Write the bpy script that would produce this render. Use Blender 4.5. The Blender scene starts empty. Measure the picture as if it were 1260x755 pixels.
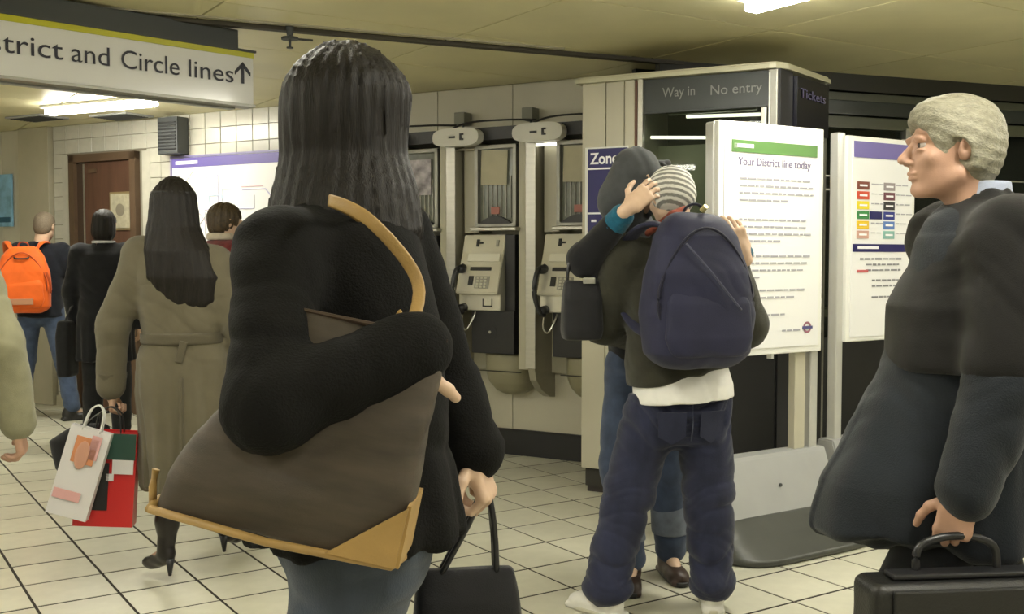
import bpy, bmesh, math, random
import numpy as np
from mathutils import Vector, Matrix, Euler, noise as mnoise

# ------------------------------------------------------------------ camera, world, exposure
SC = bpy.context.scene
COL = SC.collection
cam_d = bpy.data.cameras.new('camera')
cam_d.sensor_width = 36.0
cam_d.lens = 1310.0 / 1260.0 * 36.0
cam_d.clip_start = 0.05
cam_d.clip_end = 60
cam = bpy.data.objects.new('camera', cam_d)
COL.objects.link(cam)
cam.location = (0, 0, 1.4)
cam.rotation_euler = (math.pi / 2 - math.atan(62.5 / 1310.0), 0, 0)
SC.camera = cam
wd = bpy.data.worlds.new('world')
wd.use_nodes = True
wd.node_tree.nodes['Background'].inputs[0].default_value = (0.5, 0.5, 0.42, 1)
wd.node_tree.nodes['Background'].inputs[1].default_value = 0.03
SC.world = wd
SC.view_settings.view_transform = 'Standard'
SC.view_settings.look = 'None'
SC.view_settings.gamma = 1.0
SC.view_settings.exposure = 0.62
SC.view_settings.use_curve_mapping = False
LAMP_W = 11.0         # light of one ceiling fluorescent
LAMP_COL = (1.0, 0.975, 0.86)
random.seed(7)
RNG = np.random.RandomState(3)

# ------------------------------------------------------------------ materials
MATS = {}
def mat(name, col, rough=0.6, metal=0.0, noise=0.0, nscale=8.0, bump=0.0, bscale=200.0, spec=0.5,
        emit=None, estr=0.0, rand=0.0, coat=0.0, stretch=None, sheen=0.0):
    if name in MATS: return MATS[name]
    m = bpy.data.materials.new(name); m.use_nodes = True
    nt = m.node_tree; N = nt.nodes; L = nt.links
    b = N['Principled BSDF']
    b.inputs['Base Color'].default_value = (*col, 1)
    b.inputs['Roughness'].default_value = rough
    b.inputs['Metallic'].default_value = metal
    b.inputs['Specular IOR Level'].default_value = spec
    if coat: b.inputs['Coat Weight'].default_value = coat; b.inputs['Coat Roughness'].default_value = 0.08
    if sheen: b.inputs['Sheen Weight'].default_value = sheen
    if emit:
        b.inputs['Emission Color'].default_value = (*emit, 1); b.inputs['Emission Strength'].default_value = estr
    tc = N.new('ShaderNodeTexCoord'); src = tc.outputs['Object']
    if stretch:
        mp = N.new('ShaderNodeMapping'); mp.inputs['Scale'].default_value = stretch
        L.new(src, mp.inputs[0]); src = mp.outputs[0]
    if noise or rand:
        hsv = N.new('ShaderNodeHueSaturation'); hsv.inputs['Color'].default_value = (*col, 1)
        val = None
        if noise:
            n = N.new('ShaderNodeTexNoise'); n.inputs['Scale'].default_value = nscale; n.inputs['Detail'].default_value = 6
            L.new(src, n.inputs['Vector'])
            mr = N.new('ShaderNodeMapRange'); mr.inputs[1].default_value = 0.25; mr.inputs[2].default_value = 0.75
            mr.inputs[3].default_value = 1 - noise; mr.inputs[4].default_value = 1 + noise
            L.new(n.outputs[0], mr.inputs[0]); val = mr.outputs[0]
        if rand:
            oi = N.new('ShaderNodeObjectInfo')
            mr2 = N.new('ShaderNodeMapRange'); mr2.inputs[3].default_value = 1 - rand; mr2.inputs[4].default_value = 1 + rand
            L.new(oi.outputs['Random'], mr2.inputs[0])
            if val is not None:
                mu = N.new('ShaderNodeMath'); mu.operation = 'MULTIPLY'
                L.new(val, mu.inputs[0]); L.new(mr2.outputs[0], mu.inputs[1]); val = mu.outputs[0]
            else: val = mr2.outputs[0]
        L.new(val, hsv.inputs['Value']); L.new(hsv.outputs[0], b.inputs['Base Color'])
    if bump:
        n = N.new('ShaderNodeTexNoise'); n.inputs['Scale'].default_value = bscale; n.inputs['Detail'].default_value = 3
        L.new(src, n.inputs['Vector'])
        bp = N.new('ShaderNodeBump'); bp.inputs['Strength'].default_value = bump; bp.inputs['Distance'].default_value = 0.004
        L.new(n.outputs[0], bp.inputs['Height']); L.new(bp.outputs[0], b.inputs['Normal'])
    MATS[name] = m
    return m

def mat_glass(name, tint, alpha_mix, rough=0.02):
    """dark glazing: part clear, part mirror-like dark pane"""
    m = bpy.data.materials.new(name); m.use_nodes = True
    nt = m.node_tree; N = nt.nodes; L = nt.links
    b = N['Principled BSDF']; b.inputs['Base Color'].default_value = (*tint, 1); b.inputs['Roughness'].default_value = rough
    b.inputs['Specular IOR Level'].default_value = 0.6
    t = N.new('ShaderNodeBsdfTransparent'); t.inputs[0].default_value = (0.8, 0.84, 0.78, 1)
    mx = N.new('ShaderNodeMixShader'); mx.inputs[0].default_value = alpha_mix
    L.new(t.outputs[0], mx.inputs[1]); L.new(b.outputs[0], mx.inputs[2]); L.new(mx.outputs[0], N['Material Output'].inputs[0])
    MATS[name] = m
    return m

# ------------------------------------------------------------------ objects
def link(o, parent=None):
    COL.objects.link(o)
    if parent is not None: o.parent = parent
    return o
def tag(o, label, cat, group=None, kind=None):
    o['label'] = label; o['category'] = cat
    if group: o['group'] = group
    if kind: o['kind'] = kind
    return o
def empty(name, loc, rz=0.0, label=None, cat=None, group=None):
    o = bpy.data.objects.new(name, None); o.location = loc; o.rotation_euler = (0, 0, rz)
    o.empty_display_size = 0.1
    link(o)
    if label: tag(o, label, cat, group)
    return o
def obj(name, me, m, parent=None, smooth=False):
    if isinstance(me, bmesh.types.BMesh):
        bm = me; me = bpy.data.meshes.new(name); bm.to_mesh(me); bm.free()
    for mm in (m if isinstance(m, (list, tuple)) else [m]): me.materials.append(mm)
    if smooth: me.polygons.foreach_set('use_smooth', np.ones(len(me.polygons), dtype=bool))
    return link(bpy.data.objects.new(name, me), parent)
def struct(o): o['kind'] = 'structure'; return o
def BM(): return bmesh.new()
def box(bm, c, size, rot=None, bev=0.0, mi=0):
    r = bmesh.ops.create_cube(bm, size=1.0)
    vs = r['verts']
    bmesh.ops.scale(bm, verts=vs, vec=size)
    if bev:
        es = list({e for v in vs for e in v.link_edges})
        rr = bmesh.ops.bevel(bm, geom=es, offset=bev, segments=2, affect='EDGES', profile=0.5)
        vs = list({v for f in rr['faces'] for v in f.verts} | {v for v in vs if v.is_valid})
    M = Matrix.Translation(c)
    if rot is not None: M = M @ (rot if isinstance(rot, Matrix) else Euler(rot).to_matrix().to_4x4())
    bmesh.ops.transform(bm, matrix=M, verts=vs)
    if mi:
        for f in {f for v in vs for f in v.link_faces}: f.material_index = mi
    return vs
def cyl(bm, a, b, r0, r1=None, seg=12, caps=True):
    a = Vector(a); b = Vector(b); d = b - a
    r = bmesh.ops.create_cone(bm, cap_ends=caps, segments=seg, radius1=r0, radius2=r0 if r1 is None else r1, depth=d.length)
    q = Vector((0, 0, 1)).rotation_difference(d.normalized()).to_matrix().to_4x4()
    bmesh.ops.transform(bm, matrix=Matrix.Translation((a + b) / 2) @ q, verts=r['verts'])
    return r['verts']
def prism(bm, pts, z0, z1, M=None, axis='z'):
    """extrude polygon (list of 2D) ; axis z: pts=(x,y) ; axis y: pts=(x,z), z0,z1 are y ; axis x: pts=(y,z)"""
    def mk(p, h):
        if axis == 'z': return (p[0], p[1], h)
        if axis == 'y': return (p[0], h, p[1])
        return (h, p[0], p[1])
    A = [bm.verts.new(mk(p, z0)) for p in pts]; B = [bm.verts.new(mk(p, z1)) for p in pts]
    n = len(pts)
    fs = [bm.faces.new(A), bm.faces.new(B)]
    for i in range(n): fs.append(bm.faces.new((A[i], A[(i + 1) % n], B[(i + 1) % n], B[i])))
    bmesh.ops.recalc_face_normals(bm, faces=fs)
    if M is not None: bmesh.ops.transform(bm, matrix=M, verts=A + B)
    return A + B
def tube(bm, pts, r, seg=8, flat=1.0, up=(0, 0, 1)):
    """tube along polyline with rounded bends; flat<1 squashes along up-ish normal (straps)"""
    P = [Vector(p) for p in pts]; rings = []
    n = len(P)
    rs = r if isinstance(r, (list, tuple)) else [r] * n
    u = Vector(up)
    for i, p in enumerate(P):
        t = (P[min(i + 1, n - 1)] - P[max(i - 1, 0)]).normalized()
        s = t.cross(u)
        if s.length < 1e-3: s = t.cross(Vector((1, 0, 0)))
        s.normalize(); w = s.cross(t).normalized()
        rings.append([bm.verts.new(p + s * math.cos(2 * math.pi * k / seg) * rs[i] + w * math.sin(2 * math.pi * k / seg) * rs[i] * flat) for k in range(seg)])
    for i in range(n - 1):
        for k in range(seg):
            bm.faces.new((rings[i][k], rings[i][(k + 1) % seg], rings[i + 1][(k + 1) % seg], rings[i + 1][k]))
    bm.faces.new(rings[0][::-1]); bm.faces.new(rings[-1])
    bmesh.ops.recalc_face_normals(bm, faces=bm.faces[:])
def spline(pts, n=6):
    """Catmull-Rom through points"""
    P = [np.array(p, float) for p in pts]; P = [2 * P[0] - P[1]] + P + [2 * P[-1] - P[-2]]
    out = []
    for i in range(1, len(P) - 2):
        for k in range(n):
            t = k / n
            out.append(tuple(0.5 * ((2 * P[i]) + (-P[i - 1] + P[i + 1]) * t + (2 * P[i - 1] - 5 * P[i] + 4 * P[i + 1] - P[i + 2]) * t * t + (-P[i - 1] + 3 * P[i] - 3 * P[i + 1] + P[i + 2]) * t ** 3)))
    out.append(tuple(P[-2])); return out
def text(name, s, size, m, parent, M, width=None, height_scale=1.0, extr=0.0006, align='LEFT', offset=0.0):
    cu = bpy.data.curves.new(name, 'FONT'); cu.body = s; cu.size = size; cu.extrude = extr; cu.align_x = align
    cu.offset = offset; cu.resolution_u = 4
    t = bpy.data.objects.new(name, cu); COL.objects.link(t)
    bpy.context.view_layer.update()
    me = bpy.data.meshes.new_from_object(t.evaluated_get(bpy.context.evaluated_depsgraph_get()))
    COL.objects.unlink(t); bpy.data.objects.remove(t)
    me.name = name
    xs = [v.co.x for v in me.vertices]
    sx = 1.0
    if width and xs: sx = width / (max(xs) - min(xs))
    me.transform(M @ Matrix.Diagonal((sx, height_scale, 1, 1)))
    me.materials.clear()
    return obj(name, me, m, parent)
# upright plane frame: local x right, text up = z, facing -y
UP = Matrix.Rotation(math.pi / 2, 4, 'X')
def upright(x, y, z): return Matrix.Translation((x, y, z)) @ UP

# ------------------------------------------------------------------ implicit surfaces (fields on a grid, surface nets)
def smin(a, b, k):
    if k <= 0: return np.minimum(a, b)
    h = np.clip(0.5 + 0.5 * (b - a) / k, 0, 1)
    return b * (1 - h) + a * h - k * h * (1 - h)
class Field:
    def __init__(s, h): s.h = h; s.ops = []; s.nz = []
    def add(s, prim, k=0.02): s.ops.append((0, prim, k)); return s
    def sub(s, prim, k=0.004): s.ops.append((1, prim, k)); return s
    def noise(s, fn): s.nz.append(fn); return s
    def mesh(s):
        h = s.h
        los = np.array([p[0] for o, p, k in s.ops if o == 0]); his = np.array([p[1] for o, p, k in s.ops if o == 0])
        lo = los.min(0) - 5 * h; hi = his.max(0) + 5 * h
        n = np.ceil((hi - lo) / h).astype(int) + 1
        A = np.full(n, 1.0, dtype=np.float32)
        ax = [lo[i] + h * np.arange(n[i]) for i in range(3)]
        for o, p, k in s.ops:
            pad = k + 4 * h
            i0 = np.clip(np.floor((np.array(p[0]) - pad - lo) / h).astype(int), 0, n - 1)
            i1 = np.clip(np.ceil((np.array(p[1]) + pad - lo) / h).astype(int) + 1, 1, n)
            if np.any(i1 <= i0): continue
            X, Y, Z = np.meshgrid(ax[0][i0[0]:i1[0]], ax[1][i0[1]:i1[1]], ax[2][i0[2]:i1[2]], indexing='ij', sparse=True)
            d = p[2](X, Y, Z)
            S = A[i0[0]:i1[0], i0[1]:i1[1], i0[2]:i1[2]]
            if o == 0: S[...] = smin(S, d, k)
            else: S[...] = -smin(-S, d, k)
        if s.nz:
            idx = np.nonzero(np.abs(A) < 3.5 * h + 0.02)
            P = [lo[i] + h * idx[i] for i in range(3)]
            for fn in s.nz: A[idx] += fn(*P)
        return nets(A, lo, h)
def nets(A, lo, h):
    ins = A < 0
    c = [ins[a:ins.shape[0] - 1 + a, b:ins.shape[1] - 1 + b, d:ins.shape[2] - 1 + d] for a in (0, 1) for b in (0, 1) for d in (0, 1)]
    cnt = sum(x.astype(np.int8) for x in c)
    act = (cnt > 0) & (cnt < 8)
    I = np.array(np.nonzero(act)).T
    vid = np.full(act.shape, -1, dtype=np.int32); vid[act] = np.arange(len(I))
    cor = [(a, b, d) for a in (0, 1) for b in (0, 1) for d in (0, 1)]
    val = {q: A[I[:, 0] + q[0], I[:, 1] + q[1], I[:, 2] + q[2]].astype(float) for q in cor}
    acc = np.zeros((len(I), 3)); num = np.zeros(len(I))
    for q in cor:
        for axx in range(3):
            if q[axx]: continue
            q2 = list(q); q2[axx] = 1; q2 = tuple(q2)
            a = val[q]; b = val[q2]; m = (a < 0) != (b < 0)
            t = np.where(m, a / np.where(np.abs(a - b) < 1e-12, 1, a - b), 0)
            p = np.array(q, float)[None, :] + np.zeros((len(I), 1)); p[:, axx] += t
            acc += np.where(m[:, None], p, 0); num += m
    V = lo + h * (I + acc / np.maximum(num, 1)[:, None])
    quads = []
    for axx in range(3):
        sl0 = [slice(None)] * 3; sl1 = [slice(None)] * 3
        sl0[axx] = slice(0, -1); sl1[axx] = slice(1, None)
        a = ins[tuple(sl0)]; b = ins[tuple(sl1)]
        E = np.array(np.nonzero(a != b)).T
        o1, o2 = [(1, 2), (2, 0), (0, 1)][axx]
        ok = (E[:, o1] > 0) & (E[:, o2] > 0) & (E[:, o1] < act.shape[o1]) & (E[:, o2] < act.shape[o2])
        E = E[ok]; flip = a[tuple(E.T)]
        def cell(d1, d2):
            F = E.copy(); F[:, o1] -= d1; F[:, o2] -= d2; return vid[tuple(F.T)]
        q = np.stack([cell(1, 1), cell(0, 1), cell(0, 0), cell(1, 0)], 1)
        q[~flip] = q[~flip][:, ::-1]
        quads.append(q)
    return V, np.concatenate(quads)
def np_mesh(name, parts):
    """parts: list of (V,F) arrays -> one mesh"""
    Vs = []; Fs = []; off = 0
    for V, F in parts: Vs.append(V); Fs.append(F + off); off += len(V)
    V = np.concatenate(Vs).astype(np.float32); F = np.concatenate(Fs).astype(np.int32)
    me = bpy.data.meshes.new(name)
    me.vertices.add(len(V)); me.vertices.foreach_set('co', V.ravel())
    me.loops.add(F.size); me.loops.foreach_set('vertex_index', F.ravel())
    me.polygons.add(len(F)); me.polygons.foreach_set('loop_start', np.arange(0, F.size, 4, dtype=np.int32))
    me.polygons.foreach_set('use_smooth', np.ones(len(F), dtype=bool))
    me.update(calc_edges=True); me.validate()
    return me
def fobj(name, F, m, parent):
    parts = [f.mesh() for f in (F if isinstance(F, list) else [F])]
    return obj(name, np_mesh(name, parts), m, parent)
def A3(p): return np.array(p, float)
def seg(a, b, ra, rb=None):
    a = A3(a); b = A3(b); rb = ra if rb is None else rb
    r = max(ra, rb); lo = np.minimum(a, b) - r; hi = np.maximum(a, b) + r
    ab = b - a; L2 = max(ab @ ab, 1e-9)
    def f(X, Y, Z):
        t = np.clip(((X - a[0]) * ab[0] + (Y - a[1]) * ab[1] + (Z - a[2]) * ab[2]) / L2, 0, 1)
        return np.sqrt((X - a[0] - t * ab[0]) ** 2 + (Y - a[1] - t * ab[1]) ** 2 + (Z - a[2] - t * ab[2]) ** 2) - (ra + (rb - ra) * t)
    return lo, hi, f
def _R(R):
    if R is None: return np.eye(3)
    if isinstance(R, (tuple, list)): return np.array(Euler(R).to_matrix())
    if isinstance(R, (int, float)): return np.array(Matrix.Rotation(R, 3, 'Z'))
    return np.array(R)[:3, :3]
def ell(c, r, R=None):
    c = A3(c); r = A3(r); M = _R(R); ext = np.sqrt(((M * r) ** 2).sum(1))
    def f(X, Y, Z):
        x, y, z = X - c[0], Y - c[1], Z - c[2]
        q = [M[0, i] * x + M[1, i] * y + M[2, i] * z for i in range(3)]
        k0 = np.sqrt((q[0] / r[0]) ** 2 + (q[1] / r[1]) ** 2 + (q[2] / r[2]) ** 2)
        k1 = np.sqrt((q[0] / r[0] ** 2) ** 2 + (q[1] / r[1] ** 2) ** 2 + (q[2] / r[2] ** 2) ** 2)
        return k0 * (k0 - 1) / np.maximum(k1, 1e-6)
    return c - ext, c + ext, f
def rbox(c, hs, rad, R=None):
    c = A3(c); hs = A3(hs); M = _R(R); ext = (np.abs(M) * hs).sum(1)
    def f(X, Y, Z):
        x, y, z = X - c[0], Y - c[1], Z - c[2]
        q = [np.abs(M[0, i] * x + M[1, i] * y + M[2, i] * z) - hs[i] + rad for i in range(3)]
        return np.sqrt(np.maximum(q[0], 0) ** 2 + np.maximum(q[1], 0) ** 2 + np.maximum(q[2], 0) ** 2) + np.minimum(np.maximum(q[0], np.maximum(q[1], q[2])), 0) - rad
    return c - ext, c + ext, f
def loft(rings, R=None, o=(0, 0, 0), pw=2.0, cap=0.01):
    """rings (z, cx, cy, rx, ry) in a frame R at origin o (frame z is the loft axis)"""
    r = np.array(sorted(rings), float); o = A3(o); M = _R(R)
    rr = max(r[:, 3].max() + np.abs(r[:, 1]).max(), r[:, 4].max() + np.abs(r[:, 2]).max())
    z0, z1 = r[0, 0], r[-1, 0]; cs = []
    for z in (z0, z1):
        for sx in (-rr, rr):
            for sy in (-rr, rr): cs.append(M @ np.array((sx, sy, z)) + o)
    cs = np.array(cs); zz = r[:, 0]
    def f(X, Y, Z):
        x, y, z = X - o[0], Y - o[1], Z - o[2]
        q = [M[0, i] * x + M[1, i] * y + M[2, i] * z for i in range(3)]
        w = [np.interp(q[2], zz, r[:, j]) for j in (1, 2, 3, 4)]
        u = q[0] - w[0]; v = q[1] - w[1]
        rho = (np.abs(u / w[2]) ** pw + np.abs(v / w[3]) ** pw) ** (1 / pw) + 1e-6
        L = np.sqrt(u * u + v * v)
        d = np.where(L < 1e-4, -np.minimum(w[2], w[3]), L - L / rho)
        e = np.maximum(q[2] - z1, z0 - q[2])
        a = d + cap; b = e + cap
        return np.sqrt(np.maximum(a, 0) ** 2 + np.maximum(b, 0) ** 2) + np.minimum(np.maximum(a, b), 0) - cap
    return cs.min(0), cs.max(0), f
def creases(amp, f=30.0, seed=0.0, ax=(0.3, 0.2, 1.0), lo=None, hi=None):
    """valley creases running across the given axis; optional z range with fade"""
    def g(X, Y, Z):
        a = f * (ax[0] * X + ax[1] * Y + ax[2] * Z) + seed
        w = 1.6 * np.sin(9 * X + 4 * Z + seed) + 1.3 * np.sin(11 * Y - 6 * Z + 2 * seed) + 0.8 * np.sin(23 * X + 17 * Y + 3 * seed)
        s = np.abs(np.sin(0.5 * (a + w)))
        t = 0.6 * (1 - s) ** 2 + 0.25 * np.abs(np.sin(0.9 * a - 1.7 * w + 1.0)) ** 3
        m = 0.55 + 0.45 * np.sin(5 * X + 7 * Z + 3 * Y + seed)
        v = amp * t * m
        if lo is not None:
            k = np.clip((Z - lo) / 0.08, 0, 1) * np.clip((hi - Z) / 0.08, 0, 1); v = v * k
        return v
    return g
def drape(amp, n, c, z0, z1, seed=0.0):
    """vertical folds round a vertical axis, growing from z0 (none) down to z1 (full)"""
    def g(X, Y, Z):
        th = np.arctan2(Y - c[1], X - c[0]); t = np.clip((z0 - Z) / (z0 - z1), 0, 1)
        return amp * t * (np.sin(n * th + 1.3 * np.sin(2 * th + seed) + 2 * Z + seed) + 0.4 * np.sin(2.3 * n * th + seed * 2 + 3 * Z))
    return g
# ------------------------------------------------------------------ palette
CREAM = mat('cream_enamel', (0.50, 0.475, 0.375), 0.35, noise=0.07, nscale=2.5)
CREAM2 = mat('cream_panel', (0.44, 0.42, 0.32), 0.35, noise=0.06, nscale=3)
BEIGE = mat('beige_panel', (0.40, 0.37, 0.27), 0.4, noise=0.08, nscale=4)
CEILM = mat('ceiling_panel_paint', (0.74, 0.69, 0.43), 0.42, noise=0.10, nscale=1.6, rand=0.05)
DARK = mat('dark_joint', (0.03, 0.028, 0.022), 0.7)
BLACK = mat('black_paint', (0.012, 0.012, 0.013), 0.45, noise=0.2, nscale=5)
BLACKP = mat('black_plastic', (0.015, 0.015, 0.017), 0.35)
BROWN = mat('brown_frame', (0.10, 0.062, 0.035), 0.5, noise=0.15, nscale=6)
WOODD = mat('red_brown_door', (0.085, 0.040, 0.024), 0.45, noise=0.3, nscale=3, stretch=(6, 6, 0.7))
STEEL = mat('brushed_steel', (0.50, 0.49, 0.44), 0.34, 0.85, noise=0.08, nscale=6, stretch=(1, 1, 8))
STEELD = mat('dull_steel', (0.32, 0.315, 0.28), 0.42, 0.7, noise=0.12, nscale=5)
ALU = mat('aluminium_frame', (0.62, 0.62, 0.60), 0.35, 0.5, noise=0.03)
WHITEF = mat('white_frame', (0.80, 0.80, 0.76), 0.4)
PAPER = mat('white_paper', (0.80, 0.80, 0.80), 0.5)
GREEN = mat('green_print', (0.10, 0.22, 0.06), 0.5)
INK = mat('grey_ink', (0.36, 0.36, 0.40), 0.6)
INKD = mat('purple_ink', (0.16, 0.14, 0.24), 0.6)
SIGNW = mat('sign_face', (0.74, 0.74, 0.74), 0.14, coat=0.4)
LIME = mat('yellow_green_band', (0.52, 0.50, 0.015), 0.35)
SIGNK = mat('sign_lettering', (0.02, 0.02, 0.035), 0.5)
SLATE = mat('slate_grey_housing', (0.05, 0.055, 0.055), 0.5)
NAVY = mat('navy_print', (0.012, 0.010, 0.10), 0.4)
VIOLET = mat('violet_print', (0.13, 0.10, 0.34), 0.4)
WHITEP = mat('white_print', (0.85, 0.85, 0.88), 0.45)
GREYPL = mat('grey_moulding', (0.34, 0.345, 0.34), 0.5, noise=0.04)
RUBBER = mat('dark_grey_foot', (0.055, 0.057, 0.050), 0.42, noise=0.1, nscale=9)
DGLASS = mat_glass('dark_glazing', (0.006, 0.008, 0.007), 0.28)
CGLASS = mat_glass('clear_pane', (0.05, 0.055, 0.05), 0.12)
KDARK = mat('dark_fascia', (0.028, 0.034, 0.032), 0.28, noise=0.15, nscale=3)
TUBE = mat('lit_tube', (1, 1, 1), 0.5, emit=(1.0, 0.97, 0.86), estr=32.0)
TUBED = mat('lit_tube_small', (1, 1, 1), 0.5, emit=(1.0, 0.97, 0.80), estr=2.6)  # booth lamp tubes, and the added reflection tubes inside the kiosk

def tile_mat(name, col, rough, var, spk=0.06, gloss_noise=True):
    m = mat(name, col, rough, noise=spk, nscale=14, rand=var, spec=0.5)
    nt = m.node_tree; N = nt.nodes; L = nt.links
    # grime gathered in places over the whole surface, in world space
    geo = N.new('ShaderNodeNewGeometry'); n = N.new('ShaderNodeTexNoise'); n.inputs['Scale'].default_value = 1.1; n.inputs['Detail'].default_value = 5
    L.new(geo.outputs['Position'], n.inputs['Vector'])
    mr = N.new('ShaderNodeMapRange'); mr.inputs[1].default_value = 0.35; mr.inputs[2].default_value = 0.7; mr.inputs[3].default_value = 1.04; mr.inputs[4].default_value = 0.84
    L.new(n.outputs[0], mr.inputs[0])
    b = N['Principled BSDF']; src = b.inputs['Base Color'].links[0].from_socket
    mx = N.new('ShaderNodeMix'); mx.data_type = 'RGBA'; mx.blend_type = 'MULTIPLY'; mx.inputs[0].default_value = 1
    cr = N.new('ShaderNodeCombineColor')
    for i in range(3): L.new(mr.outputs[0], cr.inputs[i])
    L.new(src, mx.inputs[6]); L.new(cr.outputs[0], mx.inputs[7]); L.new(mx.outputs[2], b.inputs['Base Color'])
    r = N.new('ShaderNodeMapRange'); r.inputs[3].default_value = rough * 0.8; r.inputs[4].default_value = rough * 1.4
    L.new(n.outputs[0], r.inputs[0]); L.new(r.outputs[0], b.inputs['Roughness'])
    return m
FTILE = tile_mat("floor_tile_glaze", (0.57, 0.555, 0.445), 0.30, 0.07)
WTILE = tile_mat('wall_tile_glaze', (0.50, 0.485, 0.41), 0.22, 0.05)
GROUT = mat("floor_grout", (0.022, 0.017, 0.011), 0.9, noise=0.2, nscale=20)
GROUTW = mat('wall_grout', (0.22, 0.20, 0.15), 0.85)

# ------------------------------------------------------------------ floor
H = 2.6
def slab(name, x0, x1, y0, y1, z0, z1, m):
    bm = BM(); box(bm, ((x0 + x1) / 2, (y0 + y1) / 2, (z0 + z1) / 2), (x1 - x0, y1 - y0, z1 - z0)); return struct(obj(name, bm, m))
floor = slab('floor', -8.5, 6.5, -3.2, 12.5, -0.10, -0.0022, GROUT)
R33 = math.radians(33.2)
def tile_mesh(name, w, d, t, bev, axis='z'):
    """bevelled plate; axis z: lies flat with top at 0; axis y: face toward -y"""
    bm = BM(); a, b = w / 2, d / 2
    base = [(-a, -b), (a, -b), (a, b), (-a, b)]; top = [(-a + bev, -b + bev), (a - bev, -b + bev), (a - bev, b - bev), (-a + bev, b - bev)]
    lay = [(base, -t), (base, -bev), (top, 0.0)]; rings = []
    for pts, z in lay:
        rings.append([bm.verts.new((p[0], p[1], z) if axis == 'z' else (p[0], -z, p[1])) for p in pts])
    for i in range(2):
        for k in range(4): bm.faces.new((rings[i][k], rings[i][(k + 1) % 4], rings[i + 1][(k + 1) % 4], rings[i + 1][k]))
    bm.faces.new(rings[2]); bmesh.ops.recalc_face_normals(bm, faces=bm.faces[:])
    me = bpy.data.meshes.new(name); bm.to_mesh(me); bm.free(); return me
TS = 0.3235
tm = tile_mesh('tile', TS - 0.012, TS - 0.016, 0.012, 0.001)
tm.materials.append(FTILE)
cu_, su_ = math.cos(R33), math.sin(R33)
cells = []
for i in range(-40, 45):
    for j in range(-20, 50):
        u = 0.704 + (i + 0.5) * TS; v = 3.585 + (j + 0.5) * TS - 13 * TS
        x = u * cu_ - v * su_; y = u * su_ + v * cu_
        if not (-8.3 < x < 6.3 and -3.0 < y < 12.3): continue
        inview = y > 3.7 and abs(x) < 0.50 * y + 0.1 and (y < 7.9 - 0.577 * x)
        cells.append((0 if inview else 1, y if inview else abs(y - 5) + abs(x), x, y))
cells.sort()
rest = BM()
for n_, (iv, k_, x, y) in enumerate(cells):
    dz = random.uniform(-0.0007, 0.0004)
    if n_ < 300 and iv == 0:
        o = bpy.data.objects.new('tile', tm); o.location = (x, y, dz); o.rotation_euler = (random.uniform(-.0015, .0015), random.uniform(-.0015, .0015), R33)
        link(o, floor)
    else:
        vs = rest.verts; M = Matrix.Translation((x, y, dz)) @ Matrix.Rotation(R33, 4, 'Z')
        a, b = TS / 2 - 0.007, TS / 2 - 0.0045
        q = [rest.verts.new(M @ Vector(p)) for p in ((-a, -b, 0), (a, -b, 0), (a, b, 0), (-a, b, 0), (-a, -b, -.012), (a, -b, -.012), (a, b, -.012), (-a, b, -.012))]
        rest.faces.new(q[:4])
        for k in range(4): rest.faces.new((q[k], q[4 + k], q[4 + (k + 1) % 4], q[(k + 1) % 4]))
o = obj('tiles', rest, FTILE, floor); o['kind'] = 'stuff'

# ------------------------------------------------------------------ ceiling
ceil = slab('ceiling', -8.5, 6.5, -3.2, 12.5, H + 0.012, H + 0.12, DARK)
PW, PD = 1.32, 0.98
cm = tile_mesh('ceiling_panel', PW - 0.010, PD - 0.010, 0.012, 0.002)
cm.transform(Matrix.Rotation(math.pi, 4, 'X')); cm.materials.append(CEILM)
for i in range(-9, 10):
    for j in range(-6, 16):
        u = 0.33 + (i + 0.5) * PW; v = 5.02 + (j + 0.5) * PD - 5 * PD
        x = u * cu_ - v * su_; y = u * su_ + v * cu_
        if -7.8 < x < 5.8 and -2.5 < y < 11.8:
            o = bpy.data.objects.new('ceiling_panel', cm); o.location = (x, y, H); o.rotation_euler = (0, 0, R33); link(o, ceil)
# dark service channel crossing the ceiling
def chan(name, p0, p1, w, z0, z1, m):
    p0 = Vector((*p0, 0)); p1 = Vector((*p1, 0)); d = p1 - p0
    bm = BM(); box(bm, ((p0 + p1) / 2 + Vector((0, 0, (z0 + z1) / 2))), (d.length, w, z1 - z0), (0, 0, math.atan2(d.y, d.x)))
    return struct(obj(name, bm, m))
chan('trim_1', (-3.55, 4.60), (1.05, 6.655), 0.055, H - 0.022, H + 0.01, mat('channel_brown', (0.05, 0.043, 0.03), 0.6))
chan('trim_2', (-3.55, 4.50), (0.30, 6.22), 0.03, H - 0.008, H + 0.01, BEIGE)

# ------------------------------------------------------------------ main wall with booths : local x along wall, -y toward the room
AW = math.radians(-30.0)
WB = empty('wall_back', (0, 7.5, 0), AW); struct(WB)
def wobj(name, bm, m): return obj(name, bm, m, WB)
bm = BM(); box(bm, (-4.2, 0.06, H / 2), (10.4, 0.10, H))
wobj('wall_backing', bm, GROUTW)
def panels(x0, x1, z0, z1, ws, m, d=0.012, y=0.0, gap=0.005, nm='panel'):
    x = x0
    for w in ws:
        if x + w > x1 + 1e-6: w = x1 - x
        if w <= 0.01: break
        me = tile_mesh(nm, w - gap, z1 - z0 - gap, d + 0.01, 0.002, 'y'); 
        for v in me.vertices: v.co.x += x + w / 2; v.co.z += (z0 + z1) / 2; v.co.y += y
        o = obj(nm, me, m, WB); x += w
# enamel panels: left end, above the door, map bay, booth bay, right end
panels(-5.70, -5.38, 0.0, H, [0.32], CREAM); panels(-5.38, -4.94, 0.0, H, [0.44], BEIGE, y=-0.05, d=0.055)
panels(-2.02, 1.0, 0.0, H, [0.74, 0.655, 0.63, 0.63, 0.365], CREAM)
panels(-9.35, -5.70, 0.0, H, [0.73] * 5, CREAM)
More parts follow.
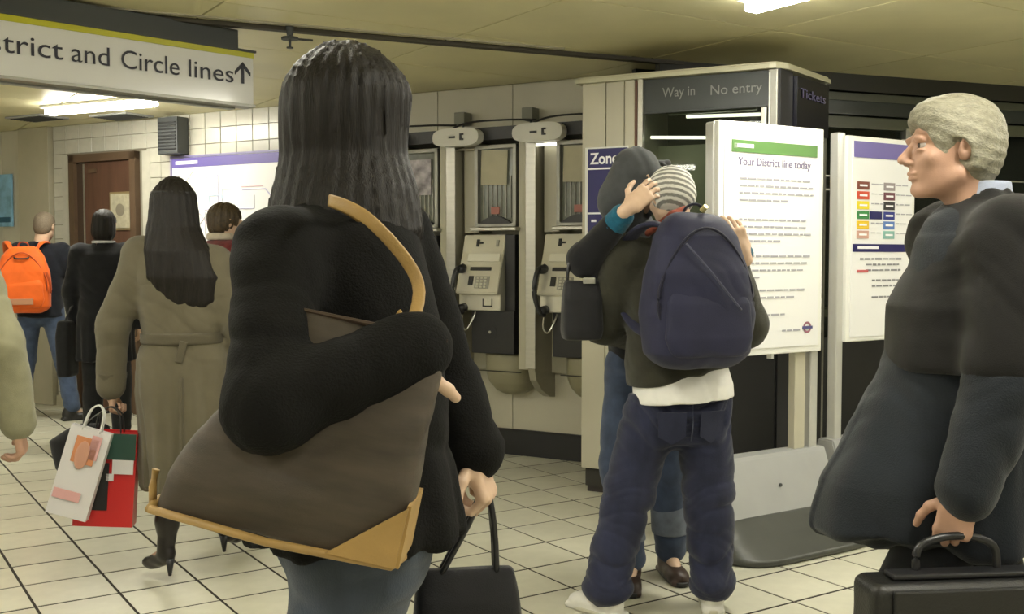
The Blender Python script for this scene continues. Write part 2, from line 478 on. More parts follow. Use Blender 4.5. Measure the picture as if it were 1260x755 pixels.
# glazed tiles round the door and map
tw, thh = 0.178, 0.130
wt = tile_mesh('wall_tile', tw - 0.005, thh - 0.005, 0.012, 0.0015, 'y'); wt.materials.append(WTILE)
DX0, DX1, DZ = -4.66, -3.78, 2.32
nwt = 0; rest = BM()
for i in range(16):
    for j in range(20):
        x = -4.93 + (i + 0.5) * tw + 0.0; z = H - (j + 0.5) * thh
        if x > -2.03: continue
        if DX0 - 0.08 < x < DX1 + 0.08 and z < DZ + 0.06: continue
        o = bpy.data.objects.new('wall_tile', wt); o.location = (x, random.uniform(-0.0006, 0.0006), z); link(o, WB); nwt += 1
# fill strips of tile beside the door frame
bm = BM()
box(bm, (-2.05, 0.004, H / 2), (0.07, 0.012, H)); box(bm, (DX0 - 0.10, 0.005, DZ / 2), (0.10, 0.012, DZ)); box(bm, (DX1 + 0.09, 0.005, DZ / 2), (0.10, 0.012, DZ))
wobj('tile_edging', bm, WTILE)
# skirting
bm = BM(); prism(bm, [(-0.032, 0.0), (-0.032, 0.165), (-0.022, 0.18), (0.0, 0.18), (0.0, 0.0)], -1.95, 1.0, axis='x')
bb = obj('baseboard_back', bm, BLACK); bb.location = (0, 7.5, 0); bb.rotation_euler = (0, 0, AW); struct(bb)
bm = BM(); prism(bm, [(-0.02, 0.0), (-0.02, 0.10), (0.0, 0.10), (0.0, 0.0)], -4.93, -4.72, axis='x'); prism(bm, [(-0.02, 0.0), (-0.02, 0.10), (0.0, 0.10), (0.0, 0.0)], -3.74, -1.96, axis='x')
bb = obj('baseboard_back', bm, BEIGE); bb.location = (0, 7.5, 0); bb.rotation_euler = (0, 0, AW); struct(bb)

# other walls of the hall (out of frame, they close the room)
slab('wall_left', -8.5, -8.4, -3.2, 12.5, 0, H, CREAM); slab('wall_rear', -8.5, 6.5, -3.2, -3.1, 0, H, CREAM2)
slab('wall_right', 6.4, 6.5, -3.2, 12.5, 0, H, CREAM2)

# door in the tiled wall
dr = empty('door_1', (0, 7.5, 0), AW); struct(dr)
bm = BM()
for x in (DX0 + 0.035, DX1 - 0.035): box(bm, (x, -0.012, DZ / 2), (0.07, 0.075, DZ))
box(bm, ((DX0 + DX1) / 2, -0.012, DZ - 0.035), (DX1 - DX0, 0.075, 0.07)); obj('door_frame', bm, BROWN, dr)
bm = BM(); box(bm, (DX0 + 0.115, 0.004, DZ / 2 - 0.04), (0.09, 0.03, DZ - 0.08)); obj('door_jamb', bm, mat('dark_brown_jamb', (0.05, 0.03, 0.018), 0.5), dr)
bm = BM(); box(bm, (DX0 + 0.172, -0.012, DZ / 2 - 0.04), (0.016, 0.02, DZ - 0.09)); obj('edge_strip', bm, STEEL, dr)
bm = BM(); box(bm, ((DX0 + 0.18 + DX1 - 0.07) / 2, 0.0, (DZ - 0.07) / 2), (DX1 - DX0 - 0.25, 0.035, DZ - 0.075), bev=0.004); slabd = obj('door_slab', bm, WOODD, dr)
bm = BM(); box(bm, (-4.36, -0.02, 2.17), (0.10, 0.02, 0.035)); obj('door_closer', bm, BROWN, slabd)
bm = BM(); cyl(bm, (-4.40, -0.02, 1.02), (-4.40, -0.07, 1.02), 0.010); cyl(bm, (-4.405, -0.065, 1.02), (-4.30, -0.065, 1.02), 0.009); obj('door_handle', bm, STEEL, slabd)
def wall_thing(name, label, cat, group=None):
    o = empty(name, (0, 7.5, 0), AW, label, cat, group); return o
nt_ = wall_thing('door_notice', 'small cream notice in a frame fixed on the brown door', 'notice')
bm = BM(); box(bm, (-3.985, -0.024, 1.80), (0.30, 0.012, 0.34), bev=0.003); obj('frame', bm, mat('notice_frame', (0.20, 0.15, 0.07), 0.5), nt_)
bm = BM(); box(bm, (-3.985, -0.032, 1.80), (0.26, 0.006, 0.30)); sh = obj('sheet', bm, mat('notice_sheet', (0.38, 0.35, 0.25), 0.5, noise=0.2, nscale=25), nt_)
bm = BM(); cyl(bm, (-3.99, -0.034, 1.81), (-3.99, -0.038, 1.81), 0.055, seg=24); obj('emblem', bm, mat('notice_emblem', (0.20, 0.18, 0.13), 0.6), nt_)
# loudspeaker box
sp = wall_thing('loudspeaker', 'dark grey box fixed high on the wall left of the map', 'loudspeaker')
bm = BM(); box(bm, (-3.275, -0.07, 2.415), (0.235, 0.13, 0.31), bev=0.008); obj('cabinet', bm, SLATE, sp)
bm = BM()
for k in range(9): box(bm, (-3.275, -0.137, 2.30 + k * 0.028), (0.20, 0.008, 0.012))
obj('grille', bm, BLACKP, sp)
# tube map poster
mp = wall_thing('map_poster', 'large white network map poster with violet header on tiled wall', 'poster')
bm = BM(); box(bm, (-2.70, -0.018, 1.72), (1.30, 0.02, 1.04)); obj('board', bm, PAPER, mp)
bm = BM()
for x in (-3.345, -2.055): box(bm, (x, -0.022, 1.72), (0.018, 0.03, 1.05))
for z in (1.195, 2.242): box(bm, (-2.70, -0.022, z), (1.31, 0.03, 0.016))
obj('frame', bm, mat('violet_frame', (0.22, 0.20, 0.36), 0.4), mp)
bm = BM(); box(bm, (-2.70, -0.030, 2.190), (1.27, 0.004, 0.080)); obj('header_band', bm, VIOLET, mp)
bm = BM(); box(bm, (-3.16, -0.033, 2.190), (0.26, 0.003, 0.028)); obj('header_title', bm, WHITEP, mp)
cols = [(0.52, 0.50, 0.72), (0.70, 0.50, 0.55), (0.54, 0.64, 0.76), (0.58, 0.70, 0.58), (0.74, 0.68, 0.45), (0.52, 0.52, 0.56)]
rr = random.Random(11)
for k in range(14):
    bm = BM(); x, z = rr.uniform(-3.25, -2.5), rr.uniform(1.35, 2.05); pts = [(x, z)]
    for q in range(rr.randint(3, 5)):
        a = rr.choice([0, 0, 45, -45, 90]); l = rr.uniform(0.08, 0.22); x += l * math.cos(math.radians(a)); z += l * math.sin(math.radians(a))
        if not (-3.3 < x < -2.12 and 1.25 < z < 2.12): break
        pts.append((x, z))
    for p, q in zip(pts, pts[1:]): cyl(bm, (p[0], -0.0300, p[1]), (q[0], -0.0300, q[1]), 0.0045, seg=6)
    if len(pts) > 1: obj('map_line', bm, mat('map_line_%d' % (k % 6), cols[k % 6], 0.5), mp)
    else: bm.free()
# blue poster, far left edge
pp = wall_thing('blue_poster', 'pale blue poster at the left end of the wall', 'poster')
bm = BM(); box(bm, (-5.62, -0.02, 1.935), (0.20, 0.02, 0.50)); obj('sheet', bm, mat('pale_blue_poster', (0.22, 0.42, 0.58), 0.4, noise=0.4, nscale=9), pp)
bm = BM(); box(bm, (-5.62, -0.032, 1.75), (0.16, 0.004, 0.05)); obj('dark_figure', bm, mat('poster_dark_blue', (0.03, 0.10, 0.16), 0.5), pp)

# ------------------------------------------------------------------ payphone booths
CONE = mat('beige_fairing', (0.27, 0.25, 0.165), 0.45, noise=0.08, nscale=5)
PHB = mat('payphone_steel', (0.62, 0.60, 0.52), 0.30, 0.55, noise=0.05, nscale=8)
SIGNOV = mat('booth_sign_white', (0.62, 0.61, 0.56), 0.35)
def booth(t, label, paper, glow):
    """t: wall x of the fin at the right-hand side; booth spans 0.63 to its left"""
    r = empty('payphone_booth', (0, 7.5, 0), AW, label, 'payphone', 'payphone booths along the wall')
    D = -0.30
    bm = BM()  # right-hand fin, with a rounded foot
    prof = [(0.0, 2.27), (D, 2.27), (D, 0.66), (D + 0.03, 0.57), (D + 0.10, 0.50), (-0.08, 0.44), (0.0, 0.43)]
    prism(bm, prof, t + 0.035, t + 0.085, axis='x'); obj('side_fin', bm, mat('fin_grey_beige', (0.33, 0.31, 0.24), 0.4, 0.2, noise=0.1, nscale=5), r)
    bm = BM(); box(bm, (t - 0.004, D / 2 + 0.0, 1.45), (0.078, 0.27, 1.62)); 
    obj('side_column', bm, CREAM2, r)
    bm = BM(); box(bm, (t + 0.06, D - 0.006, 1.46), (0.075, 0.014, 1.62), bev=0.004); obj('fin_edge', bm, STEEL, r)
    # canopy
    bm = BM(); box(bm, (t - 0.20, D / 2 - 0.02, 2.225), (0.50, 0.30, 0.085)); obj('canopy', bm, BLACKP, r)
    bm = BM(); tube(bm, spline([(t - 0.62, D - 0.03, 2.245), (t - 0.4, D - 0.06, 2.30), (t - 0.1, D - 0.04, 2.305), (t + 0.09, D + 0.02, 2.30)]), 0.007, 6); obj('canopy_rail', bm, BLACKP, r)
    # oval sign
    bm = BM(); pts = []
    for k in range(28):
        a = 2 * math.pi * k / 28; pts.append((t - 0.475 + 0.185 * (abs(math.cos(a)) ** 0.55) * math.copysign(1, math.cos(a)), 2.205 + 0.062 * (abs(math.sin(a)) ** 0.75) * math.copysign(1, math.sin(a))))
    prism(bm, pts, D - 0.10, D - 0.03, axis='y'); sg = obj('header_sign', bm, SIGNOV, r)
    bm = BM(); box(bm, (t - 0.43, D - 0.102, 2.205), (0.016, 0.006, 0.045)); box(bm, (t - 0.418, D - 0.102, 2.222), (0.022, 0.006, 0.012)); box(bm, (t - 0.418, D - 0.102, 2.188), (0.022, 0.006, 0.012)); obj('phone_symbol', bm, BLACKP, sg)
    bm = BM(); box(bm, (t - 0.50, D - 0.102, 2.205), (0.05, 0.006, 0.014)); obj('sign_dash', bm, BLACKP, sg)
    bm = BM(); cyl(bm, (t - 0.62, D + 0.03, 2.135), (t - 0.18, D + 0.03, 2.135), 0.009, seg=8)
    obj('lamp_or_glint_tube', bm, TUBED if glow else STEEL, r)
    # back panel, left light panel, window
    bm = BM(); box(bm, (t - 0.30, -0.035, 1.42), (0.52, 0.03, 1.64)); obj('back_panel', bm, CREAM2, r)
    bm = BM(); box(bm, (t - 0.46, -0.13, 1.87), (0.12, 0.17, 0.62), bev=0.004); obj('cream_upright', bm, CREAM, r)
    bm = BM(); x0, x1, z0, z1 = t - 0.385, t - 0.06, 1.60, 2.15; y = D + 0.03
    for x in (x0 + 0.012, x1 - 0.012): box(bm, (x, y, (z0 + z1) / 2), (0.024, 0.05, z1 - z0))
    for z in (z0 + 0.012, z1 - 0.012): box(bm, ((x0 + x1) / 2, y, z), (x1 - x0, 0.05, 0.024))
    fr = obj('window_frame', bm, STEELD, r)
    bm = BM(); box(bm, ((x0 + x1) / 2, y + 0.02, (z0 + z1) / 2), (x1 - x0 - 0.03, 0.01, z1 - z0 - 0.03)); obj('window_panel', bm, mat('grey_green_perspex', (0.17, 0.18, 0.15), 0.18, noise=0.25, nscale=12), fr)
    bm = BM()
    for k in range(7): box(bm, (x0 + 0.05 + k * 0.036, y + 0.010, 1.80), (0.006, 0.008, 0.28))
    obj('vent_bars', bm, STEELD, fr)
    bm = BM(); prism(bm, [(x0 + 0.03 + 0.265 * k / 14, 1.618 + 0.055 * math.sin(math.pi * k / 14)) for k in range(15)], y - 0.03, y, axis='y'); obj('arch_lamp', bm, BLACKP, r)
    if paper == 'sheet':
        bm = BM(); box(bm, ((x0 + x1) / 2 - 0.02, y - 0.002, 2.00), (0.205, 0.003, 0.235), (0, 0.03, 0)); obj('paper_sheet', bm, mat('old_paper', (0.48, 0.45, 0.33), 0.7, noise=0.08, nscale=12), fr)
    else:
        bm = BM(); box(bm, ((x0 + x1) / 2 - 0.02, y - 0.002, 1.955), (0.225, 0.003, 0.25)); obj('picture_card', bm, mat('picture_card', (0.36, 0.33, 0.36), 0.45, noise=0.75, nscale=14), fr)
    bm = BM(); box(bm, ((x0 + x1) / 2 - 0.01, y - 0.004, 1.71), (0.065, 0.003, 0.05)); obj('red_sticker', bm, mat('red_sticker', (0.42, 0.16, 0.13), 0.5), fr)
    bm = BM(); box(bm, (t - 0.21, D, 1.583), (0.36, 0.10, 0.022), bev=0.003); obj('ledge', bm, STEEL, r)
    # phone body (steel, leaning face), with handset and cord
    px0, px1 = t - 0.475, t - 0.145
    bm = BM()
    prof = [(-0.05, 1.545), (D + 0.02, 1.545), (D - 0.01, 1.425), (D - 0.035, 1.36), (D - 0.10, 1.155), (D - 0.095, 1.145), (D - 0.055, 1.14), (D - 0.055, 1.035), (D + 0.02, 1.025), (-0.05, 1.025)]
    prism(bm, prof, px0, px1, axis='x')
    bmesh.ops.bevel(bm, geom=bm.edges[:], offset=0.005, segments=2, affect='EDGES')
    ph = obj('phone_body', bm, PHB, r)
    def face(x, z, w, hh, m, nm, out=0.004):
        # a small plate lying on the leaning face
        pr = prof[1:8]; 
        for a, b in zip(pr, pr[1:]):
            if b[1] <= z <= a[1]:
                k = (z - b[1]) / max(a[1] - b[1], 1e-6); yy = b[0] + (a[0] - b[0]) * k; ang = math.atan2(a[0] - b[0], a[1] - b[1]); break
        bm = BM(); box(bm, (x, yy - out, z), (w, 0.008, hh), (-ang, 0, 0), bev=0.0015); return obj(nm, bm, m, ph)
    cx = (px0 + px1) / 2
    face(cx - 0.045, 1.490, 0.022, 0.05, BLACKP, 'coin_slot'); face(cx - 0.02, 1.49, 0.03, 0.012, BLACKP, 'coin_chute'); face(cx + 0.11, 1.487, 0.022, 0.045, STEELD, 'button_plate')
    face(cx + 0.01, 1.315, 0.165, 0.024, BLACKP, 'screen'); face(cx + 0.02, 1.39, 0.25, 0.055, mat('instruction_card', (0.70, 0.68, 0.58), 0.4), 'instruction_card')
    kb = face(cx + 0.035, 1.225, 0.11, 0.085, STEELD, 'keypad_plate')
    for a in range(3):
        for b in range(4): face(cx + 0.005 + a * 0.03, 1.254 - b * 0.02, 0.018, 0.012, PHB, 'key', 0.010)
    face(cx - 0.055, 1.235, 0.035, 0.065, BLACKP, 'card_slot'); face(cx + 0.065, 1.085, 0.075, 0.055, BLACKP, 'coin_return'); face(cx + 0.07, 1.09, 0.06, 0.045, PHB, 'coin_flap', 0.008)
    bm = BM(); hx = px0 + 0.045
    tube(bm, spline([(hx - 0.01, D - 0.05, 1.335), (hx - 0.025, D - 0.125, 1.30), (hx - 0.035, D - 0.15, 1.17), (hx - 0.015, D - 0.12, 1.045), (hx, D - 0.075, 1.015)]), 0.017, 8)
    cyl(bm, (hx - 0.012, D - 0.02, 1.315), (hx - 0.018, D - 0.105, 1.31), 0.032, 0.026, 14); cyl(bm, (hx, D - 0.05, 1.05), (hx - 0.012, D - 0.11, 1.045), 0.030, 0.026, 14)
    hs_ = obj('handset', bm, BLACKP, r, True)
    bm = BM(); tube(bm, spline([(hx, D - 0.08, 1.02), (hx - 0.01, D - 0.07, 0.93), (hx + 0.02, D - 0.06, 0.90), (hx + 0.05, D - 0.03, 0.97), (hx + 0.06, D - 0.0, 1.03)]), 0.006, 6); obj('handset_cord', bm, STEEL, hs_)
    # black housing: deep side panel and lower box
    bm = BM(); box(bm, (t - 0.105, D / 2 + 0.01, 1.285), (0.075, 0.31, 0.52), bev=0.004); obj('side_housing', bm, BLACKP, r)
    bm = BM(); box(bm, (t - 0.235, D / 2 - 0.005, 0.885), (0.335, 0.31, 0.295), bev=0.006); lb = obj('lower_box', bm, BLACKP, r)
    bm = BM(); cyl(bm, (t - 0.25, D - 0.010, 0.885), (t - 0.25, D - 0.022, 0.885), 0.010, seg=10); obj('box_lock', bm, STEEL, lb)
    bm = BM(); cyl(bm, (t - 0.25, D - 0.005, 0.885), (t - 0.25, D - 0.012, 0.885), 0.05, seg=16); obj('lock_plate', bm, BLACK, lb)
    # rounded fairing below
    F = Field(0.011)
    F.add(loft([(0.44, 0, 0.0, 0.06, 0.10), (0.47, 0, 0, 0.12, 0.15), (0.53, 0, 0, 0.165, 0.20), (0.60, 0, 0, 0.178, 0.235), (0.735, 0, 0, 0.18, 0.24)], None, (t - 0.20, -0.03, 0), pw=3, cap=0.008), 0)
    F.sub(rbox((t - 0.2, 0.13, 0.6), (0.4, 0.15, 0.4), 0.001), 0)
    fo = fobj('lower_fairing', F, CONE, r)
    bm = BM(); box(bm, (t - 0.20, -0.03 - 0.238, 0.615), (0.33, 0.008, 0.006)); obj('fairing_seam', bm, DARK, fo)
    return r
booth(-0.37, 'payphone booth with a picture card, nearest the woman with the large brown bag', 'card', True)
booth(0.26, 'payphone booth with a cream paper sheet and its whole phone in view', 'sheet', False)
booth(0.89, 'payphone booth half hidden behind the cream kiosk pillar', 'sheet', True)
booth(-1.00, 'payphone booth hidden mostly behind the woman in black', 'card', False)
for x, z, lab in ((-0.372, 2.375, 'small grey junction box above the booth with the picture card'), (0.178, 2.372, 'small grey junction box above the booth with the whole phone')):
    j = wall_thing('junction_box', lab, 'junction box', 'junction boxes above the payphones')
    bm = BM(); box(bm, (x, -0.055, z), (0.085, 0.10, 0.085), bev=0.004); obj('housing', bm, mat('junction_grey', (0.20, 0.20, 0.16), 0.5), j)
    bm = BM(); cyl(bm, (x, -0.05, z - 0.04), (x, -0.05, z - 0.10), 0.008); obj('conduit', bm, SLATE, j)

# ------------------------------------------------------------------ kiosk
AK = math.radians(-27.5)
K = empty('ticket_kiosk', (0.41, 6.26, 0), AK, 'cream and dark glass kiosk with rounded cream cornice behind the poster stand', 'kiosk')
def kb(c, s, nm, m, bev=0.0, par=None, rot=None):
    bm = BM(); box(bm, c, s, rot, bev=bev); return obj(nm, bm, m, par or K)
KT = 2.40
KC = (1.14, 0.0); KE = (1.255, 0.645)         # front right corner, end of the side
sv = Vector((KE[0] - KC[0], KE[1] - KC[1], 0)); sl = sv.length; sa = math.atan2(sv.y, sv.x)
# cream pillar in narrow upright panels
for x0, x1, dp in ((0.0, 0.145, 0), (0.150, 0.262, 0.0), (0.268, 0.33, 0.012)):
    kb(((x0 + x1) / 2, 0.28 - dp / 2, (KT + 0.15) / 2), (x1 - x0, 0.56 + dp, KT - 0.15), 'pillar_panel', CREAM, 0.004)
kb((0.165, 0.28, 0.075 + 0.04), (0.30, 0.50, 0.15), 'pillar_core', DARK)
kb((0.17, 0.32, 0.075), (0.31, 0.52, 0.15), 'pillar_plinth', mat('brown_black_plinth', (0.03, 0.022, 0.02), 0.5))
kb((0.339, 0.0, 1.27), (0.014, 0.03, KT - 0.15), 'red_brown_strip', mat('red_brown_strip', (0.12, 0.05, 0.03), 0.5))
# cornice following front and side
bm = BM()
off = 0.035
pts = [(-0.03, -off), (1.10, -off), (1.135, -off + 0.006), (1.165, 0.01), (1.185, 0.045), (KE[0] + 0.035, KE[1]), (KE[0] - 0.2, KE[1] + 0.02), (0.9, 0.60), (-0.03, 0.60)]
prism(bm, pts, KT, KT + 0.035, axis='z')
bmesh.ops.bevel(bm, geom=[e_ for e_ in bm.edges if abs(e_.verts[0].co.z - e_.verts[1].co.z) < 1e-5 and e_.verts[0].co.z > KT + 0.01], offset=0.012, segments=3, affect='EDGES')
obj('cornice', bm, mat('cornice_cream', (0.50, 0.48, 0.34), 0.35), K)
# header fascia and glass
kb((0.72, 0.02, 2.305), (0.75, 0.02, 0.185), 'header_fascia', KDARK)
kb((0.72, 0.022, 1.59), (0.75, 0.012, 1.24), 'glass_front', DGLASS)
kb((0.72, 0.015, 2.208), (0.75, 0.025, 0.006), 'header_rail', SLATE)
kb((0.365, 0.0, 1.35), (0.03, 0.04, 2.10), 'glass_edge_post', STEEL, 0.003)
kb((0.745, 0.0, 0.54), (0.80, 0.05, 0.84), 'lower_panel', BLACK)
kb((0.72, 0.03, 0.075), (0.75, 0.03, 0.13), 'plinth', DARK)
kb((1.07, 0.0, 2.15), (0.03, 0.05, 0.10), 'glass_clamp', STEEL, 0.004)
kb((1.115, 0.012, 1.68), (0.05, 0.05, KT - 0.96), 'corner_post', STEELD, 0.006)
kb((1.098, -0.014, 1.68), (0.007, 0.01, KT - 1.0), 'post_bead', WHITEF)
def side(u0, u1, z0, z1, nm, m, d=0.02, out=0.0):
    c = Vector((KC[0], KC[1], 0)) + sv.normalized() * ((u0 + u1) / 2) + Vector((0, 0, (z0 + z1) / 2)) + Vector((sv.y, -sv.x, 0)).normalized() * out
    return kb(c, (u1 - u0, d, z1 - z0), nm, m, 0, None, (0, 0, sa))
side(0.0, 0.16, 0.13, KT, 'corner_panel', mat('corner_slate', (0.03, 0.03, 0.035), 0.35), 0.03)
side(0.17, sl - 0.03, 2.08, KT - 0.02, 'side_sign', mat('side_sign_black', (0.012, 0.012, 0.02), 0.25), 0.05, 0.012)
side(0.17, sl - 0.03, 0.95, 2.07, 'side_glass', DGLASS, 0.012)
side(0.17, sl - 0.03, 0.12, 0.94, 'side_panel', BLACK, 0.03)
side(0.17, sl - 0.03, 2.062, 2.072, 'side_rail', STEEL, 0.03)
side(sl - 0.03, sl, 0.10, KT, 'rear_post', STEEL, 0.03)
kb((0.7, 0.60, 1.2), (1.05, 0.03, 2.3), 'back_wall', mat('kiosk_inside', (0.10, 0.11, 0.08), 0.6))
kb((0.72, 0.30, KT - 0.02), (0.78, 0.55, 0.02), 'kiosk_ceiling', mat('kiosk_inside_top', (0.06, 0.065, 0.05), 0.6))
kb((0.50, 0.40, 1.62), (0.36, 0.02, 0.88), 'pale_board', mat('pale_board', (0.62, 0.63, 0.50), 0.5, noise=0.12, nscale=5))
kb((0.74, 0.38, 1.45), (0.10, 0.04, 1.5), 'dark_mullion', BLACK)
kb((0.76, 0.06, 2.245 - 0.04), (0.50, 0.03, 0.018), 'reflection_bar', mat('reflection_bar_green', (0.25, 0.27, 0.20), 0.4))  # added pale bar, colour stands in for a reflection on the glass
bm = BM(); cyl(bm, (0.60, 0.10, 2.188), (1.05, 0.10, 2.175), 0.009, seg=8); obj('lamp_or_glint_tube', bm, TUBED, K)  # added lit tube standing in for a lamp reflection on the glass
bm = BM(); cyl(bm, (0.38, 0.12, 2.085), (0.80, 0.12, 2.062), 0.009, seg=8); obj('lamp_or_glint_tube', bm, TUBED, K)  # second added tube, the lower reflected streak on the glass
SILV = mat('silver_lettering', (0.24, 0.25, 0.23), 0.5)
text('lettering', 'Way in', 0.09, SILV, K, upright(0.488, 0.006, 2.292), 0.19, 0.85)
text('lettering', 'No entry', 0.09, SILV, K, upright(0.762, 0.006, 2.286), 0.285, 0.85)
Ms = Matrix.Translation(Vector((KC[0], KC[1], 0)) + sv.normalized() * 0.20 + Vector((sv.y, -sv.x, 0)).normalized() * 0.042 + Vector((0, 0, 2.27))) @ Matrix.Rotation(sa, 4, 'Z') @ UP
text('side_lettering', 'Tickets', 0.08, mat('violet_lettering', (0.12, 0.11, 0.22), 0.5), K, Ms, 0.36, 0.9)
# zone sign on the pillar
Z1 = empty('zone_sign', (0.41, 6.26, 0), AK, 'navy sign with white words Zone 1 on the cream kiosk pillar', 'sign')
kb((0.160, -0.010, 1.60), (0.268, 0.014, 0.86), 'sign_plate', WHITEF, 0.002, Z1)
kb((0.168, -0.018, 1.60), (0.245, 0.008, 0.84), 'sign_face', NAVY, 0, Z1)
for z in (1.905, 1.648, 1.312): kb((0.165, -0.0235, z), (0.235, 0.004, 0.010), 'white_rule', WHITEP, 0, Z1)
text('lettering', 'Zone 1', 0.09, WHITEP, Z1, upright(0.062, -0.0225, 1.933), 0.222, 1.0, offset=0.002)
kb((0.085, -0.0235, 1.605), (0.030, 0.003, 0.014), 'small_print', WHITEP, 0, Z1)

# ------------------------------------------------------------------ dark glazed screen behind the kiosk
AG = math.atan2(7.60 - 6.54, 3.62 - 0.79)
G = empty('wall_glazed', (1.0, 6.62, 0), AG); struct(G)
def gb(c, s, nm, m, bev=0.0):
    bm = BM(); box(bm, c, s, bev=bev); return obj(nm, bm, m, G)
gb((2.2, 0.35, H / 2), (4.6, 0.05, H), 'rear_lining', mat('lining_dark', (0.022, 0.026, 0.02), 0.5))
gb((2.2, 0.03, 2.545), (4.6, 0.06, 0.11), 'header_dark', mat('header_dark', (0.018, 0.018, 0.014), 0.5))
gb((2.2, 0.05, 2.455), (4.6, 0.05, 0.05), 'header_slat', mat('header_olive', (0.060, 0.065, 0.045), 0.4))
gb((2.2, 0.06, 2.385), (4.6, 0.04, 0.09), 'header_slat', KDARK)
gb((2.2, 0.045, 2.285), (4.6, 0.05, 0.075), 'header_slat', mat('header_olive2', (0.070, 0.075, 0.05), 0.4))
gb((2.2, 0.05, 1.10), (4.6, 0.012, 2.28), 'glass', DGLASS)
for x in (0.33, 1.05, 1.8, 2.98, 3.7): gb((x, 0.03, 1.13), (0.045 if x != 2.98 else 0.07, 0.06, 2.26), 'mullion', STEELD if x < 2 else ALU, 0.004)
for z in (1.93, 1.84): gb((2.2, 0.035, z), (4.6, 0.014, 0.010), 'rail', STEEL)
gb((2.2, 0.20, 1.02), (4.6, 0.26, 0.05), 'counter', BEIGE)
gb((2.2, 0.02, 0.46), (4.6, 0.03, 0.80), 'lower_panel', BLACK)
gb((2.2, 0.015, 0.05), (4.6, 0.05, 0.10), 'kick_plate', DARK)
gb((3.4, 0.30, 1.75), (0.5, 0.02, 0.65), 'pale_board', mat('pale_board_far', (0.45, 0.45, 0.38), 0.5))

# ------------------------------------------------------------------ poster stands
AS = math.radians(33)
def stand(name, x, y, label, W, hf, kind):
    s = empty(name, (x, y, 0), AS, label, 'poster stand')
    def b(c, z, nm, m, bev=0.0, par=None):
        bm = BM(); box(bm, c, z, bev=bev); return obj(nm, bm, m, par or s)
    c = W / 2
    for px in (0.0 + 0.02, W - 0.02):
        b((px, 0.03, (hf + 0.35) / 2), (0.055, 0.06, hf - 0.35), 'post', ALU, 0.008)
    if kind == 1:
        b((W - 0.115, 0.03, 0.66), (0.075, 0.045, 0.56), 'inner_post', CREAM, 0.004)
    # base: grey moulded block with sloping face and a rounded dark foot
    bm = BM(); prism(bm, [(-0.02, 0.43), (-0.025, 0.42), (-0.12, 0.15), (-0.12, 0.10), (0.16, 0.10), (0.16, 0.15), (0.08, 0.43)], -0.045 if kind == 1 else -0.05, W + 0.045, axis='x')
    bmesh.ops.bevel(bm, geom=bm.edges[:], offset=0.008, segments=2, affect='EDGES'); bs = obj('base_block', bm, GREYPL, s)
    bm = BM(); cyl(bm, (c + 0.02, -0.075, 0.285), (c + 0.02, -0.082, 0.285), 0.009, seg=10); obj('base_bolt', bm, SLATE, bs)
    F = Field(0.010)
    F.add(loft([(0.0, c, 0.0, W / 2 + 0.115, 0.375), (0.03, c, 0, W / 2 + 0.115, 0.375), (0.10, c, 0.01, W / 2 + 0.075, 0.24), (0.165, c, 0.02, W / 2 + 0.052, 0.145)], None, (0, 0, 0), pw=4.5, cap=0.012), 0)
    fobj('foot', F, RUBBER, s)
    return s, b
S1, b = stand('poster_stand', 0.95, 5.01, 'white line status poster on a wide grey footed stand beside the hugging pair', 0.72, 2.03, 1)
b((0.36, -0.005, 1.478), (0.72, 0.04, 1.115), 'poster_frame', WHITEF, 0.006)
b((0.36, -0.027, 1.476), (0.655, 0.006, 1.045), 'poster_sheet', PAPER)
b((0.37, -0.032, 1.92), (0.585, 0.004, 0.057), 'green_header', GREEN)
b((0.155, -0.0345, 1.922), (0.125, 0.003, 0.018), 'header_print', WHITEP)
b((0.099, -0.0345, 1.919), (0.022, 0.003, 0.022), 'header_emblem', mat('header_emblem', (0.3, 0.42, 0.25), 0.5))
text('heading', 'Your District line today', 0.05, INKD, S1, upright(0.12, -0.0315, 1.832), 0.50, 1.05, extr=0.0008, offset=0.0006)
rr = random.Random(5)
def para(S, x0, x1, zs, m, nm, hgt=0.009, last=0.6, y=-0.0318):
    for q, z in enumerate(zs):
        bm = BM(); x = x0; lim = x1 - rr.uniform(0, 0.04) if q < len(zs) - 1 else x0 + (x1 - x0) * last
        while x < lim:
            w = rr.uniform(0.018, 0.055); box(bm, (x + w / 2, y, z), (w, 0.002, hgt * rr.uniform(.8, 1.1))); x += w + 0.010
        obj(nm, bm, m, S)
para(S1, 0.13, 0.64, [1.770, 1.736, 1.702, 1.668], INK, 'text_line'); para(S1, 0.13, 0.61, [1.575, 1.541, 1.507, 1.473], INK, 'text_line', last=0.5)
para(S1, 0.13, 0.60, [1.400, 1.366, 1.332, 1.298], INK, 'text_line', last=0.3); para(S1, 0.13, 0.60, [1.235, 1.200], INK, 'text_line', last=0.8)
para(S1, 0.13, 0.50, [1.115], INK, 'text_line', last=0.85); para(S1, 0.43, 0.55, [1.035], INK, 'text_line', last=1); para(S1, 0.13, 0.26, [1.035], INK, 'text_line', last=1)
bm = BM()
for k in range(24):
    a0, a1 = 2 * math.pi * k / 24, 2 * math.pi * (k + 1) / 24
    vs = [bm.verts.new((0.607 + r_ * math.cos(a), -0.0312, 1.045 + r_ * math.sin(a))) for r_, a in ((0.018, a0), (0.029, a0), (0.029, a1), (0.018, a1))]
    bm.faces.new(vs)
ext = bmesh.ops.extrude_face_region(bm, geom=bm.faces[:]); bmesh.ops.translate(bm, vec=(0, -0.0012, 0), verts=[g for g in ext['geom'] if isinstance(g, bmesh.types.BMVert)])
obj('roundel_ring', bm, mat('roundel_red', (0.30, 0.12, 0.16), 0.5), S1)
b((0.607, -0.0335, 1.045), (0.072, 0.002, 0.013), 'roundel_bar', mat('roundel_blue', (0.08, 0.08, 0.22), 0.5))
